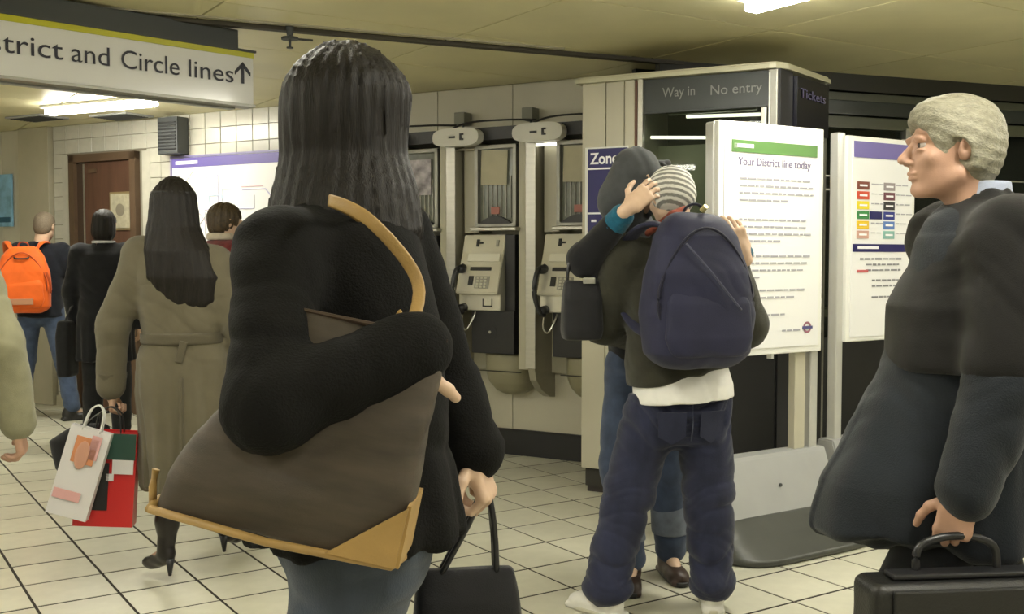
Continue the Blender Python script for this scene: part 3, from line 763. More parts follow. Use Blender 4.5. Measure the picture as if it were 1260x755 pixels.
b((0.36, -0.02, 0.912), (0.016, 0.03, 0.024), 'frame_catch', ALU)

S2, b = stand('poster_stand', 1.72, 5.62, 'poster stand with coloured line key half hidden by the grey-haired man', 0.62, 2.05, 2)
b((0.32, -0.002, 1.49), (0.56, 0.04, 1.09), 'poster_frame', WHITEF, 0.006)
b((0.32, -0.024, 1.49), (0.50, 0.006, 1.04), 'poster_sheet', PAPER)
b((0.315, -0.0285, 1.965), (0.47, 0.004, 0.085), 'violet_header', VIOLET)
b((0.315, -0.0285, 1.444), (0.47, 0.004, 0.042), 'navy_band', NAVY); b((0.20, -0.031, 1.446), (0.17, 0.002, 0.014), 'band_print', WHITEP)
keyc = [((0.16, 0.035, 0.015), (0.30, 0.26, 0.27)), ((0.55, 0.06, 0.02), (0.13, 0.035, 0.05)), ((0.75, 0.62, 0.02), (0.02, 0.02, 0.02)), ((0.03, 0.20, 0.05), (0.02, 0.03, 0.22)), ((0.72, 0.48, 0.02), (0.10, 0.20, 0.50)), ((0.55, 0.33, 0.27), (0.22, 0.42, 0.38))]
for k, (c1, c2) in enumerate(keyc):
    z = 1.775 - k * 0.052
    b((0.157, -0.0285, z), (0.095, 0.004, 0.042), 'line_key', mat('key_a%d' % k, c1, 0.5)); b((0.372, -0.0285, z), (0.09, 0.004, 0.042), 'line_key', mat('key_b%d' % k, c2, 0.5))
    b((0.157, -0.031, z), (0.06, 0.002, 0.010), 'key_print', WHITEP); b((0.372, -0.031, z), (0.06, 0.002, 0.010), 'key_print', WHITEP)
    if k == 3: b((0.262, -0.0285, z), (0.10, 0.004, 0.042), 'line_key', NAVY)
    para(S2, 0.225, 0.30, [z + 0.01], INK, 'text_line', 0.006, 1, -0.0285) if k != 3 else None
    para(S2, 0.43, 0.52, [z + 0.01], INK, 'text_line', 0.006, 1, -0.0285)
INK2 = mat('dark_ink', (0.22, 0.22, 0.24), 0.6)
for q, z in enumerate([1.385, 1.355, 1.325, 1.27, 1.24, 1.18]): para(S2, 0.14 + 0.05 * (q > 0) + 0.05 * (q > 2), 0.50, [z], INK2, 'text_line', 0.010, 0.9, -0.0285)
b((0.16, -0.0288, 1.32), (0.09, 0.003, 0.014), 'red_print', mat('red_print', (0.55, 0.12, 0.12), 0.5))

# ------------------------------------------------------------------ hanging direction sign
HS = empty('hanging_sign', (-2.28, 4.78, 2.2), math.radians(46), 'long white hanging direction sign with yellow-green band and arrow', 'sign')
def hb(c, s, nm, m, bev=0.0):
    bm = BM(); box(bm, c, s, bev=bev); return obj(nm, bm, m, HS)
hb((0.305, 0.045, 0.140), (2.0, 0.08, 0.272), 'sign_body', SIGNW, 0.004)
hb((0.305, 0.003, 0.264), (2.0, 0.008, 0.030), 'colour_band', LIME)
hb((0.305, 0.045, 0.283), (2.02, 0.11, 0.012), 'top_cap', SLATE)
hb((0.24, 0.06, 0.338), (1.96, 0.10, 0.10), 'top_housing', SLATE, 0.004)
hb((0.305, 0.045, -0.002), (2.01, 0.10, 0.014), 'bottom_lip', STEELD)
hb((0.305, 0.10, -0.012), (1.86, 0.05, 0.010), 'rear_lip', GREYPL)
for x in (-0.5, 0.3, 1.1):
    bm = BM(); cyl(bm, (x, 0.06, 0.38), (x, 0.06, 0.40), 0.012); obj('hanger', bm, SLATE, HS)
text('lettering', 'District', 0.13, SIGNK, HS, upright(-0.20, 0.0, 0.108), 0.475, 0.98)
text('lettering', 'and', 0.13, SIGNK, HS, upright(0.321, 0.0, 0.108), 0.185, 0.98)
text('lettering', 'Circle', 0.13, SIGNK, HS, upright(0.562, 0.0, 0.108), 0.305, 0.98)
text('lettering', 'lines', 0.13, SIGNK, HS, upright(0.915, 0.0, 0.108), 0.257, 0.98)
bm = BM(); a = 1.238
prism(bm, [(a - .0075, .11), (a + .0075, .11), (a + .0075, .215), (a - .0075, .215)], -0.001, 0.004, axis='y')
for sgn in (-1, 1): prism(bm, [(a, .222), (a + sgn * .046, .172), (a + sgn * .046, .152), (a, .200)], -0.001, 0.004, axis='y')
obj('arrow', bm, SIGNK, HS)

# ------------------------------------------------------------------ ceiling lamps
def lamp(x, y, ang, label, L=1.15, w=0.085, power=1.0, grp='fluorescent ceiling lamps'):
    o = empty('ceiling_lamp', (x, y, H), math.radians(ang), label, 'lamp', grp)
    bm = BM(); box(bm, (0, 0, -0.012), (L + 0.06, w + 0.04, 0.022), bev=0.004); obj('lamp_housing', bm, WHITEF, o)
    bm = BM(); box(bm, (0, 0, -0.048), (L, w, 0.050), bev=0.012); obj('diffuser', bm, TUBE, o)
    ld = bpy.data.lights.new('lamp_light', 'AREA'); ld.shape = 'RECTANGLE'; ld.size = L; ld.size_y = w
    ld.energy = LAMP_W * power; ld.color = LAMP_COL
    lo = bpy.data.objects.new('lamp_light', ld); lo.location = (0, 0, -0.078); link(lo, o)
lamp(-3.20, 8.33, -27, 'lit fluorescent strip on the ceiling in front of the brown door')
lamp(1.42, 4.52, -57, 'lit fluorescent strip on the ceiling nearest the kiosk, cut by the top of frame')
for x, y in ((-5.6, 6.2), (-3.9, 3.6), (-1.0, 2.8), (1.3, 1.6), (3.6, 3.2), (4.2, 5.2), (-2.4, 0.6), (-5.0, 0.8), (0.3, -1.2), (3.4, 0.2), (-6.6, 3.4)):
    lamp(x, y, -57, 'lit fluorescent strip on the ceiling outside the view')
for x, y, lab in ((-3.34, 9.17, 'dark ceiling vent beyond the lit strip lamp'), (-4.11, 9.28, 'dark ceiling vent at the far left of the ceiling')):
    o = empty('ceiling_vent', (x, y, H), AW, lab, 'vent', 'ceiling vents')
    bm = BM(); box(bm, (0, 0, -0.008), (0.46, 0.30, 0.014), bev=0.003); obj('vent_frame', bm, GREYPL, o)
    bm = BM()
    for k in range(8): box(bm, (0, -0.11 + k * 0.031, -0.017), (0.40, 0.012, 0.006))
    obj('vent_slats', bm, SLATE, o)
cc = empty('sprinkler', (-1.16, 5.62, H), 0.4, 'small dark sprinkler fitting hanging from the ceiling near the sign', 'sprinkler')
bm = BM(); cyl(bm, (0, 0, 0), (0, 0, -0.05), 0.022, 0.016); cyl(bm, (0, 0, -0.05), (0, 0, -0.11), 0.007); obj('stem', bm, SLATE, cc)
bm = BM(); cyl(bm, (0, 0, -0.06), (0, 0, -0.072), 0.045, 0.045, 14); cyl(bm, (0, 0, -0.11), (0, 0, -0.116), 0.018, 0.018, 10); obj('deflector', bm, SLATE, cc)
bm = BM(); cyl(bm, (0.0, 0, -0.066), (0.12, 0, -0.066), 0.006); obj('side_pipe', bm, SLATE, cc)
# ------------------------------------------------------------------ people
def fabric(name, col, noise=0.18, nscale=30, bump=0.35, bscale=500, rough=0.9, sheen=0.15, stretch=None):
    return mat(name, col, rough, noise=noise, nscale=nscale, bump=bump, bscale=bscale, spec=0.2, sheen=sheen, stretch=stretch)
SKIN = mat('skin', (0.52, 0.33, 0.23), 0.5, noise=0.06, nscale=30, bump=0.1, bscale=400)
SKIN2 = mat('skin_pale', (0.60, 0.42, 0.30), 0.5, noise=0.06, nscale=30, bump=0.1, bscale=400)
SKINR = mat('skin_ruddy', (0.46, 0.27, 0.19), 0.5, noise=0.10, nscale=25, bump=0.1, bscale=400)
HAIRD = mat('hair_dark_brown', (0.010, 0.0078, 0.006), 0.5, noise=0.5, nscale=60, stretch=(3, 3, 0.25), bump=0.6, bscale=150, spec=0.25)
HAIRB = mat('hair_brown', (0.055, 0.035, 0.015), 0.5, noise=0.5, nscale=60, bump=0.7, bscale=120)
HAIRC = mat('hair_cropped', (0.16, 0.125, 0.085), 0.7, noise=0.3, nscale=120, bump=0.6, bscale=400)
HAIRG = mat('hair_grey_blond', (0.26, 0.245, 0.18), 0.55, noise=0.3, nscale=60, stretch=(1, 1.5, 1.5), bump=0.8, bscale=160)
EYEW = mat('eye_white', (0.40, 0.36, 0.33), 0.3); EYEI = mat('eye_iris', (0.05, 0.035, 0.025), 0.2)
ROT = lambda a: np.array(Matrix.Rotation(a, 3, 'Z'))
def eulm(yaw, pitch=0, roll=0):
    """head matrix: yaw about z, pitch (nod forward positive), roll"""
    return np.array((Matrix.Rotation(yaw, 3, 'Z') @ Matrix.Rotation(-pitch, 3, 'X') @ Matrix.Rotation(roll, 3, 'Y')))
class P:
    def __init__(s, name, label, X, Y, yaw, H=1.74, group=None, headyaw=0, nod=0.0, roll=0.0, **J):
        s.root = empty(name, (X, Y, 0), 0, label, 'person', group)
        s.yaw = math.radians(yaw); s.R = ROT(s.yaw); k = H / 1.75; s.k = k
        D = dict(pelvis=(0, 0, .95), waist=(0, 0.01, 1.08), chest=(0, 0, 1.28), neck=(0, -0.01, 1.47), head=(0, 0.025, 1.635),
                 shL=(-.175, 0, 1.43), shR=(.175, 0, 1.43), elL=(-.235, -.02, 1.14), elR=(.235, -.02, 1.14), wrL=(-.235, .06, .90), wrR=(.235, .06, .90),
                 hipL=(-.09, 0, .92), hipR=(.09, 0, .92), knL=(-.10, .03, .50), knR=(.10, .03, .50), anL=(-.11, -.02, .09), anR=(.11, -.02, .09))
        s.J = {n: s.R @ (np.array(v) * k) for n, v in D.items()}
        for n, v in J.items():
            if n in s.J: s.J[n] = np.array(v, float)
        s.toeL = np.array(J.get('toeL', s.R @ np.array((-.2, 1, 0)))); s.toeR = np.array(J.get('toeR', s.R @ np.array((.2, 1, 0))))
        s.toeL = s.toeL / np.linalg.norm(s.toeL); s.toeR = s.toeR / np.linalg.norm(s.toeR)
        s.HM = eulm(s.yaw + math.radians(headyaw), nod, roll); s.hk = k * J.get('headscale', 1.0)
    def hp(s, p): return s.J['head'] + s.HM @ (np.array(p, float) * s.hk)
    def L(s, p): return s.R @ (np.array(p, float))           # body-frame offset
    def torso_rings(s, spec):
        """spec rows (z, dx, dy, rx, ry) in the body frame, centre following the spine"""
        zs = [s.J['pelvis'][2] - .3, s.J['pelvis'][2], s.J['chest'][2], s.J['neck'][2]]
        pts = [s.J['pelvis'], s.J['pelvis'], s.J['chest'], s.J['neck']]
        out = []
        for z, dx, dy, rx, ry in spec:
            c = np.array([np.interp(z, zs, [p[i] for p in pts]) for i in range(2)])
            lc = s.R.T @ np.array((c[0], c[1], 0)); out.append((z, lc[0] + dx, lc[1] + dy, rx, ry))
        return out
def head_field(p, h, neck=True, face=True):
    F = Field(h); hp = p.hp; k = p.hk; M = p.HM
    E = lambda c, r, R=None: ell(hp(c), np.array(r) * k, M if R is None else M @ np.array(Euler(R).to_matrix()))
    S = lambda a, b, r0, r1: seg(hp(a), hp(b), r0 * k, r1 * k)
    F.add(E((0, -.012, .03), (.074, .093, .083)), 0).add(E((0, .028, -.035), (.060, .066, .078)), .03)
    F.add(S((-.047, .0, -.062), (-.012, .066, -.092), .02, .016), .02).add(S((.047, .0, -.062), (.012, .066, -.092), .02, .016), .02)
    if neck: F.add(seg(hp((0, -.022, -.055)), p.J['neck'] + np.array((0, 0, -.03)), .056 * k, .062 * k), .02)
    if face:
        F.add(S((0, .086, .012), (0, .112, -.022), .007, .0115), .010)
        for sx in (-1, 1):
            F.add(E((sx * .012, .098, -.030), (.008, .010, .007)), .006)
            F.sub(E((sx * .031, .096, .008), (.017, .014, .010)), .012)
            F.add(E((sx * .030, .084, .026), (.022, .010, .006), (0, sx * .15, 0)), .012)
            F.add(E((sx * .043, .062, -.022), (.016, .014, .014)), .02)
            F.add(E((sx * .031, .0800, .0185), (.017, .0115, .006)), .003).add(E((sx * .031, .0800, -.0035), (.016, .0105, .005)), .003)
        F.add(E((0, .090, -.054), (.023, .010, .0055)), .006).add(E((0, .088, -.066), (.020, .010, .006)), .006)
        F.sub(S((-.022, .101, -.060), (.022, .101, -.060), .0018, .0018), .003)
        F.add(E((0, .078, -.094), (.018, .014, .014)), .012)
    for sx in (-1, 1):
        F.add(E((sx * .078, -.008, -.004), (.008, .019, .031), (0.15, sx * .3, 0)), .006)
        F.sub(E((sx * .086, -.004, .002), (.006, .010, .018), (0.15, sx * .3, 0)), .003)
    return F
def hand_field(wr, d, palm, thumb, curl=(0.5, 0.5, 0.4), k=1.0, spread=0.0, h=.0034, fore=None):
    """wr wrist, d finger direction, palm = palm-facing normal, thumb = side of the thumb"""
    d = A3(d) / np.linalg.norm(d); n = A3(palm); n = n - d * (n @ d); n /= np.linalg.norm(n)
    t = A3(thumb); t = t - d * (t @ d) - n * (t @ n); t /= np.linalg.norm(t); M = np.stack([t, d, n], 1)
    wr = A3(wr); g = lambda q: wr + M @ (np.array(q, float) * k)
    F = Field(h)
    F.add(rbox(g((0, .050, 0)), np.array((.038, .045, .0125)) * k, .012 * k, M), 0)
    F.add(seg(g((0, -.03, 0)), g((0, .02, 0)), .026 * k, .025 * k), .02)
    F.add(ell(g((.022, .035, .010)), np.array((.016, .030, .014)) * k, M), .008)
    if fore is not None: F.add(seg(wr, A3(fore), .026 * k, .030 * k), .01)
    bx = (.029, .0100, -.0095, -.0285); by = (.088, .093, .089, .080); Ln = (.070, .078, .072, .056); rd = (.0088, .0092, .0088, .0078)
    for i in range(4):
        q = np.array((bx[i], by[i], 0.0)); a = 0.0; F.add(ell(g(q - np.array((0, .004, .003))), np.array((.010, .012, .010)) * k, M), .006)
        sd = spread * (1.5 - i) * .12
        for j, fr in enumerate((.44, .31, .25)):
            a += curl[j] * (1 + 0.08 * i)
            q2 = q + Ln[i] * fr * np.array((sd * math.cos(a), math.cos(a), math.sin(a)))
            F.add(seg(g(q), g(q2), rd[i] * (1 - .07 * j) * k, rd[i] * (1 - .07 * (j + 1)) * k), .0022); q = q2
    q = np.array((.028, .022, .008))
    for v, l, r0 in (((.75, .60, .30), .038, .0125), ((.45, .85, .40), .030, .0105), ((.2, .9, .45), .024, .0092)):
        v = np.array(v) / np.linalg.norm(v); q2 = q + v * l; F.add(seg(g(q), g(q2), r0 * k, (r0 - .001) * k), .006); q = q2
    return F
def body(p, m=None, hands=('rest', 'rest'), face=True, hh=.0050, hr=.0036, h=.010):
    J = p.J; k = p.k; F = Field(h); R = p.R
    F.add(ell(J['chest'], (.155 * k, .10 * k, .19 * k), p.yaw), 0).add(ell(J['waist'], (.125 * k, .09 * k, .15 * k), p.yaw), .06)
    F.add(ell(J['pelvis'], (.150 * k, .10 * k, .12 * k), p.yaw), .06).add(seg(J['shL'] * .97 + J['neck'] * .03, J['shR'] * .97 + J['neck'] * .03, .045 * k), .05)
    F.add(seg(J['chest'] + (0, 0, .1), J['neck'] + (0, 0, .02), .06 * k, .055 * k), .05)
    for s_ in 'LR':
        F.add(seg(J['sh' + s_], J['el' + s_], .044 * k, .036 * k), .03).add(seg(J['el' + s_], J['wr' + s_], .036 * k, .026 * k), .01)
        F.add(seg(J['hip' + s_], J['kn' + s_], .075 * k, .048 * k), .03).add(seg(J['kn' + s_], J['an' + s_], .046 * k, .032 * k), .01)
        t = p.toeL if s_ == 'L' else p.toeR
        F.add(seg(J['an' + s_], J['an' + s_] + t * .11 + np.array((0, 0, -.045)), .032 * k, .022 * k), .02)
    fs = [F, head_field(p, hh, face=face)]
    for s_, hs in zip('LR', hands):
        if hs is None: continue
        sgn = -1 if s_ == 'L' else 1
        if hs == 'rest':
            d = J['wr' + s_] - J['el' + s_]; d = d / np.linalg.norm(d) + np.array((0, 0, -.5)); hs = dict(d=d, palm=R @ np.array((-sgn, .2, 0)), thumb=R @ np.array((0, 1, 0)), curl=(.35, .4, .3))
        f = J['wr' + s_] + (J['el' + s_] - J['wr' + s_]) * .25
        fs.append(hand_field(J['wr' + s_], k=k, h=hr, fore=f, **hs))
    b = fobj('body', fs, m or SKIN, p.root)
    if face:
        for sx in (-1, 1):
            bm = BM(); bmesh.ops.create_uvsphere(bm, u_segments=14, v_segments=10, radius=.0122 * p.hk); bmesh.ops.translate(bm, verts=bm.verts, vec=Vector(p.hp((sx * .0295, .0725, .008)))); e_ = obj('eye', bm, EYEW, p.root, True)
            bm = BM(); bmesh.ops.create_uvsphere(bm, u_segments=10, v_segments=8, radius=.0068 * p.hk); bmesh.ops.translate(bm, verts=bm.verts, vec=Vector(p.hp((sx * .0300, .0800, .008)))); obj('iris', bm, EYEI, e_, True)
    return b
def jfold(c, d, A, f, sg, seed=0.):
    c = A3(c); d = A3(d) / (np.linalg.norm(d) + 1e-9)
    u = np.cross(d, (.3, .9, .2)); u /= np.linalg.norm(u); v = np.cross(d, u)
    def g(X, Y, Z):
        x, y, z = X - c[0], Y - c[1], Z - c[2]; r2 = x * x + y * y + z * z
        a = x * d[0] + y * d[1] + z * d[2]; b = x * u[0] + y * u[1] + z * u[2]; e = x * v[0] + y * v[1] + z * v[2]
        w = f * (a + .35 * b * np.sin(9 * e + seed) + .25 * e) + 1.2 * np.sin(22 * b + seed) + .9 * np.sin(27 * e + 2 * seed)
        s_ = 1 - np.abs(np.sin(.5 * w)); s2 = 1 - np.abs(np.sin(.5 * w * 1.7 + 1.3))
        return A * np.exp(-r2 / (2 * sg * sg)) * (s_ ** 1.6 + .45 * s2 ** 2 - .45)
    return g
def lump(A, seed=0.):
    def g(X, Y, Z):
        return A * (np.sin(13 * X + 7 * Z + seed) * np.sin(11 * Y - 5 * Z + 2 * seed) + .5 * np.sin(21 * Z + 9 * X + 3 * seed + 2 * np.sin(8 * Y)))
    return g
def trousers(p, m, top=None, r=(.098, .080, .070, .072), h=.0075, amp=.010, hem=.05, bag=0.0, name='trousers', seed=0):
    J = p.J; k = p.k; F = Field(h)
    z = J['pelvis'][2] if top is None else top - .08
    F.add(ell((J['pelvis'][0], J['pelvis'][1], z), (.175 * k, .125 * k, .13 * k), p.yaw), 0)
    for s_ in 'LR':
        F.add(seg(J['hip' + s_], J['kn' + s_], r[0] * k, r[1] * k), .05).add(seg(J['kn' + s_], J['an' + s_] + np.array((0, 0, .03)), r[1] * k, r[2] * k), .02)
        if bag: F.add(ell(J['an' + s_] + np.array((0, 0, .02)) - (p.toeL if s_ == 'L' else p.toeR) * .02, (.085, .105, .065), math.atan2(-(p.toeL if s_ == 'L' else p.toeR)[0], (p.toeL if s_ == 'L' else p.toeR)[1])), .03)
    F.noise(creases(amp * .5, 15, seed, (.5, .3, 1.0)))
    F.noise(lump(.004, seed))
    for s_ in 'LR':
        kn, an, hp_ = J['kn' + s_], J['an' + s_], J['hip' + s_]
        F.noise(jfold(kn, kn - hp_, amp * .8, 62, .085, seed)); F.noise(jfold(an + (an - kn) * -.12, kn - an, amp * .8, 70, .075, seed + 1)); F.noise(jfold(hp_ + (0, -.04, -.06), (.5 if s_ == 'L' else -.5, 0, 1), amp * .9, 70, .10, seed + 2)); F.noise(jfold((kn + an) / 2, kn - an + A3((.12, .1, 0)), amp * .6, 42, .10, seed + 4))
    F.sub(rbox((J['pelvis'][0], J['pelvis'][1], -.5 + .018), (.8, .8, .5), .001), 0)
    F.sub(rbox((J['pelvis'][0], J['pelvis'][1], z + .08 + .25), (.5, .5, .25), .001), .01)
    return fobj(name, F, m, p.root)
def shoes(p, m, sole=None, kind='shoe', h=.006, shaft=0.0):
    for s_ in 'LR':
        a = p.J['an' + s_]; t = p.toeL if s_ == 'L' else p.toeR; yw = math.atan2(-t[0], t[1]); k = p.k
        base = a[2] - .09; F = Field(h); M = ROT(yw)
        q = lambda v: np.array((a[0], a[1], base)) + M @ np.array(v, float)
        if kind == 'shoe':
            F.add(ell(q((0, -.02, .055)), (.040, .062, .055), yw), 0).add(ell(q((0, .075, .035)), (.046, .090, .036), yw), .03).add(ell(q((0, .13, .030)), (.043, .05, .028), yw), .02).add(seg(q((0, -.03, .05)), q((0, -.02, .10 + shaft)), .045, .045), .02)
            F.add(rbox(q((0, .045, .014)), (.045, .135, .014), .013, yw), .008)
            F.sub(rbox(q((0, 0, -.05)), (.3, .3, .05), .001), 0)
            sh_ = fobj('shoe', F, m, p.root)
            if sole:
                F = Field(h); F.add(loft([(0, 0, 0.05, .047, .142), (.022, 0, .05, .048, .143)], yw, q((0, 0, 0)), pw=2.6, cap=.004), 0); fobj('sole', F, sole, sh_)
            bm = BM()
            for u in (.03, .055, .08): tube(bm, [q((-.025, u, .075 - u * .28)), q((0, u + .004, .087 - u * .28)), q((.025, u, .075 - u * .28))], .004, 6)
            o = obj('laces', bm, sole or m, sh_); 
        else:  # high-heeled boot
            lift = .0
            kn = p.J['kn' + s_]; top = a + (kn - a) * .80
            F.add(seg(a + (0, 0, .01), a + (kn - a) * .35, .036, .046), 0).add(seg(a + (kn - a) * .35, top, .046, .055), .03)
            F.add(ell(q((0, .0, .085)), (.034, .045, .040), yw), .02).add(ell(q((0, .055, .055)), (.036, .055, .030), yw), .03).add(ell(q((0, .115, .030)), (.036, .055, .026), yw), .03).add(seg(q((0, .12, .026)), q((0, .175, .018)), .022, .010), .02)
            F.noise(creases(.004, 60, 1))
            sh_ = fobj('boot', F, m, p.root)
            bm = BM(); cyl(bm, q((0, -.030, .075)), q((0, -.028, .0)), .020, .007, 10); obj('heel', bm, BLACKP, sh_, True)
def sleeve(F, p, r=(.072, .060, .048), stop=(1.0, 1.0), k=.04, sides='LR'):
    J = p.J
    for s_, st in zip(sides, stop):
        e = J['el' + s_]; w = e + (J['wr' + s_] - e) * st
        F.add(seg(J['sh' + s_], e, r[0] * p.k, r[1] * p.k), k).add(seg(e, w, r[1] * p.k, r[2] * p.k), .025)
def jacket(p, m, rings, name='jacket', h=.0075, amp=.010, r=(.076, .064, .052), stop=(.97, .97), collar=True, seed=0., fold=None, yoke=.068, sleeves='LR', extra=None):
    J = p.J; k = p.k; F = Field(h)
    F.add(loft(p.torso_rings(rings), p.yaw, pw=2.3, cap=.015), 0)
    F.add(seg(J['shL'] * .9 + J['neck'] * .1, J['shR'] * .9 + J['neck'] * .1, yoke * k), .06)
    F.add(ell(J['chest'] + (0, 0, .03), (.185 * k, .125 * k, .16 * k), p.yaw), .05)
    F.add(seg(J['chest'] + (0, 0, .12 * k), J['neck'] + (0, 0, -.01), .10 * k, .072 * k), .06)
    sleeve(F, p, r, stop, sides=sleeves)
    if collar:
        n0 = J['neck']; F.add(loft([(-.03, 0, 0, .085, .085), (.05, 0, 0, .080, .082)], p.yaw, n0, cap=.012), .015); F.sub(loft([(0.01, 0, 0, .064, .066), (.10, 0, 0, .066, .068)], p.yaw, n0, cap=.002), .006)
    if extra: extra(F)
    if amp:
        F.noise(creases(amp * .8, 15, seed, (.7, .3, .8))); F.noise(creases(amp * .35, 38, seed + 4, (1.0, .4, .5)))
    F.noise(lump(.004, seed))
    for s_ in sleeves:
        e, w, sh = J['el' + s_], J['wr' + s_], J['sh' + s_]
        F.noise(jfold(e, (w - e) / np.linalg.norm(w - e) + (e - sh) / np.linalg.norm(e - sh), .0075, 52, .085, seed)); F.noise(jfold(w * .75 + e * .25, w - e, .004, 60, .06, seed + 1)); F.noise(jfold(sh + (e - sh) * .35, e - sh + np.array((.1, 0, 0)), .007, 60, .09, seed + 2))
    F.noise(jfold(J['waist'], (.35, .1, 1), .010, 60, .14, seed + 3))
    for fn in (fold or []): F.noise(fn)
    return fobj(name, F, m, p.root)
def hair_streaks(p, amp=.004, n=34, seed=0.):
    c = p.J['head']
    def g(X, Y, Z):
        th = np.arctan2(Y - c[1], X - c[0])
        return amp * (np.sin(n * th + 5 * np.sin(6 * Z + seed) * .3 + seed) * .6 + .5 * np.sin(2.3 * n * th + 3 * np.sin(9 * Z)) + .3 * np.sin(7 * th + 8 * Z))
    return g
def hair_cap(p, F, grow=1.10, hairline=.045, low=-.05, R=None):
    k = p.hk
    F.add(ell(p.hp((0, -.016, .033)), np.array((.080, .099, .088)) * k * grow / 1.05, p.HM), 0)
    F.add(ell(p.hp((0, -.045, -.02)), np.array((.070, .062, .075)) * k * grow / 1.05, p.HM), .03)
    F.sub(ell(p.hp((0, .105, -.035)), np.array((.068, .085, .108)) * k, p.HM), .01)
    return F

# ---------------------------------------------------------------- 1 woman in black in the foreground
p1 = P('person', 'woman in the foreground with long dark hair, black coat and large brown bag', -.285, 1.84, -62, 1.775, headyaw=14, head=(.012, .03, 1.645),
       shR=(-.085, -.17, 1.405), shL=(.07, .14, 1.435), elR=(-.055, -.355, 1.185), wrR=(.105, -.290, 1.25), elL=(.165, .20, 1.15), wrL=(.215, .165, 1.03),
       knR=(-.09, -.06, .50), anR=(-.24, -.12, .13), knL=(.02, .14, .52), anL=(.06, .22, .10))
body(p1, SKIN2, hands=(dict(d=(.25, -.1, -.95), palm=(-.7, .2, 0), thumb=(.3, -.9, 0), curl=(1.0, .95, .6)), dict(d=(.38, .92, -.12), palm=(-.3, -.3, -1), thumb=(.9, -.3, 0), curl=(1.0, .9, .6))), face=False)
WBLK = fabric('black_wool', (0.0052, 0.0050, 0.0048), noise=.25, nscale=12, bump=.5, bscale=260, sheen=.0)
jacket(p1, WBLK, [(.915, 0.0, .01, .20, .19), (.96, 0.0, .01, .20, .185), (1.08, 0, 0, .185, .17), (1.28, 0, 0, .195, .15), (1.42, 0, 0, .14, .11)], name='coat', amp=.012, r=(.066, .060, .058), seed=1.5, collar=False, yoke=.060, stop=(.97, 1.22), fold=[drape(.008, 9, p1.J['pelvis'], 1.15, .87, 1)], h=.0075)
trousers(p1, fabric('jeans_faded', (0.05, 0.062, 0.085), nscale=20, stretch=(1, 1, .4)), seed=3, top=1.0)
shoes(p1, mat('black_leather', (0.012, 0.011, 0.010), 0.35, noise=.3, nscale=10), kind='boot')
F = Field(.006); hair_cap(p1, F, 1.08)
hk = p1.J['head']
F.add(loft([(-.31, .0, -.035, .095, .085), (-.26, .0, -.03, .135, .130), (-.20, .0, -.022, .140, .136), (-.13, 0, -.018, .124, .124), (-.07, 0, -.018, .098, .110), (.0, 0, -.018, .090, .106), (.06, 0, -.012, .086, .100)], p1.yaw, hk, cap=.03), .05)
F.sub(ell(p1.hp((0, .125, -.06)), (.055, .080, .13), p1.HM), .02)
F.noise(hair_streaks(p1, .0035, 30))
fobj('hair', F, HAIRD, p1.root)

def strap(bm, pts, w, t, up=(0, 0, 1), n=6):
    """flat strap following points"""
    P_ = [Vector(q) for q in spline(pts, n)]; U = Vector(up); rings = []
    for i, q in enumerate(P_):
        d = (P_[min(i + 1, len(P_) - 1)] - P_[max(i - 1, 0)]).normalized(); s_ = d.cross(U)
        if s_.length < 1e-3: s_ = Vector((1, 0, 0))
        s_.normalize(); nrm = s_.cross(d).normalized()
        rings.append([bm.verts.new(q + s_ * a * w / 2 + nrm * b_ * t / 2) for a, b_ in ((-1, -.5), (-.7, -1), (.7, -1), (1, -.5), (1, .5), (.7, 1), (-.7, 1), (-1, .5))])
    for a, b_ in zip(rings, rings[1:]):
        for k in range(8): bm.faces.new((a[k], a[(k + 1) % 8], b_[(k + 1) % 8], b_[k]))
    bm.faces.new(rings[0][::-1]); bm.faces.new(rings[-1]); bmesh.ops.recalc_face_normals(bm, faces=bm.faces[:])

# large brown tote
TAN = mat('tan_leather', (0.36, 0.225, 0.075), 0.5, noise=.15, nscale=14, bump=.2, bscale=200)
TOTE = mat('brown_canvas', (0.054, 0.041, 0.029), 0.55, noise=.35, nscale=9, stretch=(1, 1, 5), bump=.3, bscale=300)
tb = empty('tote_bag', (-.345, 1.565, .995), 0, 'very large brown shoulder bag with tan leather corner patch and trim', 'bag')
tb.rotation_euler = (0, math.radians(12), math.radians(-3))
F = Field(.0075)
F.add(loft([(-.005, 0, 0, .182, .055), (.06, 0.008, 0, .180, .068), (.18, 0.035, .0, .152, .060), (.28, 0.062, .0, .126, .030), (.325, .07, 0, .118, .014)], None, (0, 0, 0), pw=5, cap=.010), 0)
F.noise(creases(.012, 18, 2, (.5, .2, 1.0))); F.noise(jfold((.02, -.05, .17), (.3, 0, 1), .010, 45, .14, 1))
fobj('bag_body', F, TOTE, tb)
bm = BM(); tube(bm, [(-.180, -.055, .004), (0, -.066, -.002), (.180, -.055, .0), (.188, .0, .0), (.180, .055, .0), (0, .066, -.0), (-.180, .055, .004), (-.188, 0, .004), (-.180, -.055, .004)], .0065, 8); obj('bottom_piping', bm, TAN, tb, True)
bm = BM(); tube(bm, [(-.188, -.02, .0), (-.190, -.03, .03), (-.190, -.03, .055)], .006, 8); obj('side_trim', bm, TAN, tb, True)
for s_ in (-1, 1):      # triangular corner patches, front and back, folded round the end
    bm = BM(); prism(bm, [(.085, .002), (.186, .002), (.188, .090)], s_ * .0665 - .003, s_ * .0665 + .003, axis='y'); obj('corner_patch', bm, TAN, tb)
bm = BM(); prism(bm, [(-.066, .002), (.066, .002), (.062, .092), (-.062, .092)], .1855, .1915, axis='x'); obj('end_patch', bm, TAN, tb)
bm = BM(); box(bm, (.005, -.046, .243), (.050, .012, .036), (.25, 0, 0), bev=.004); obj('strap_tab', bm, TAN, tb)
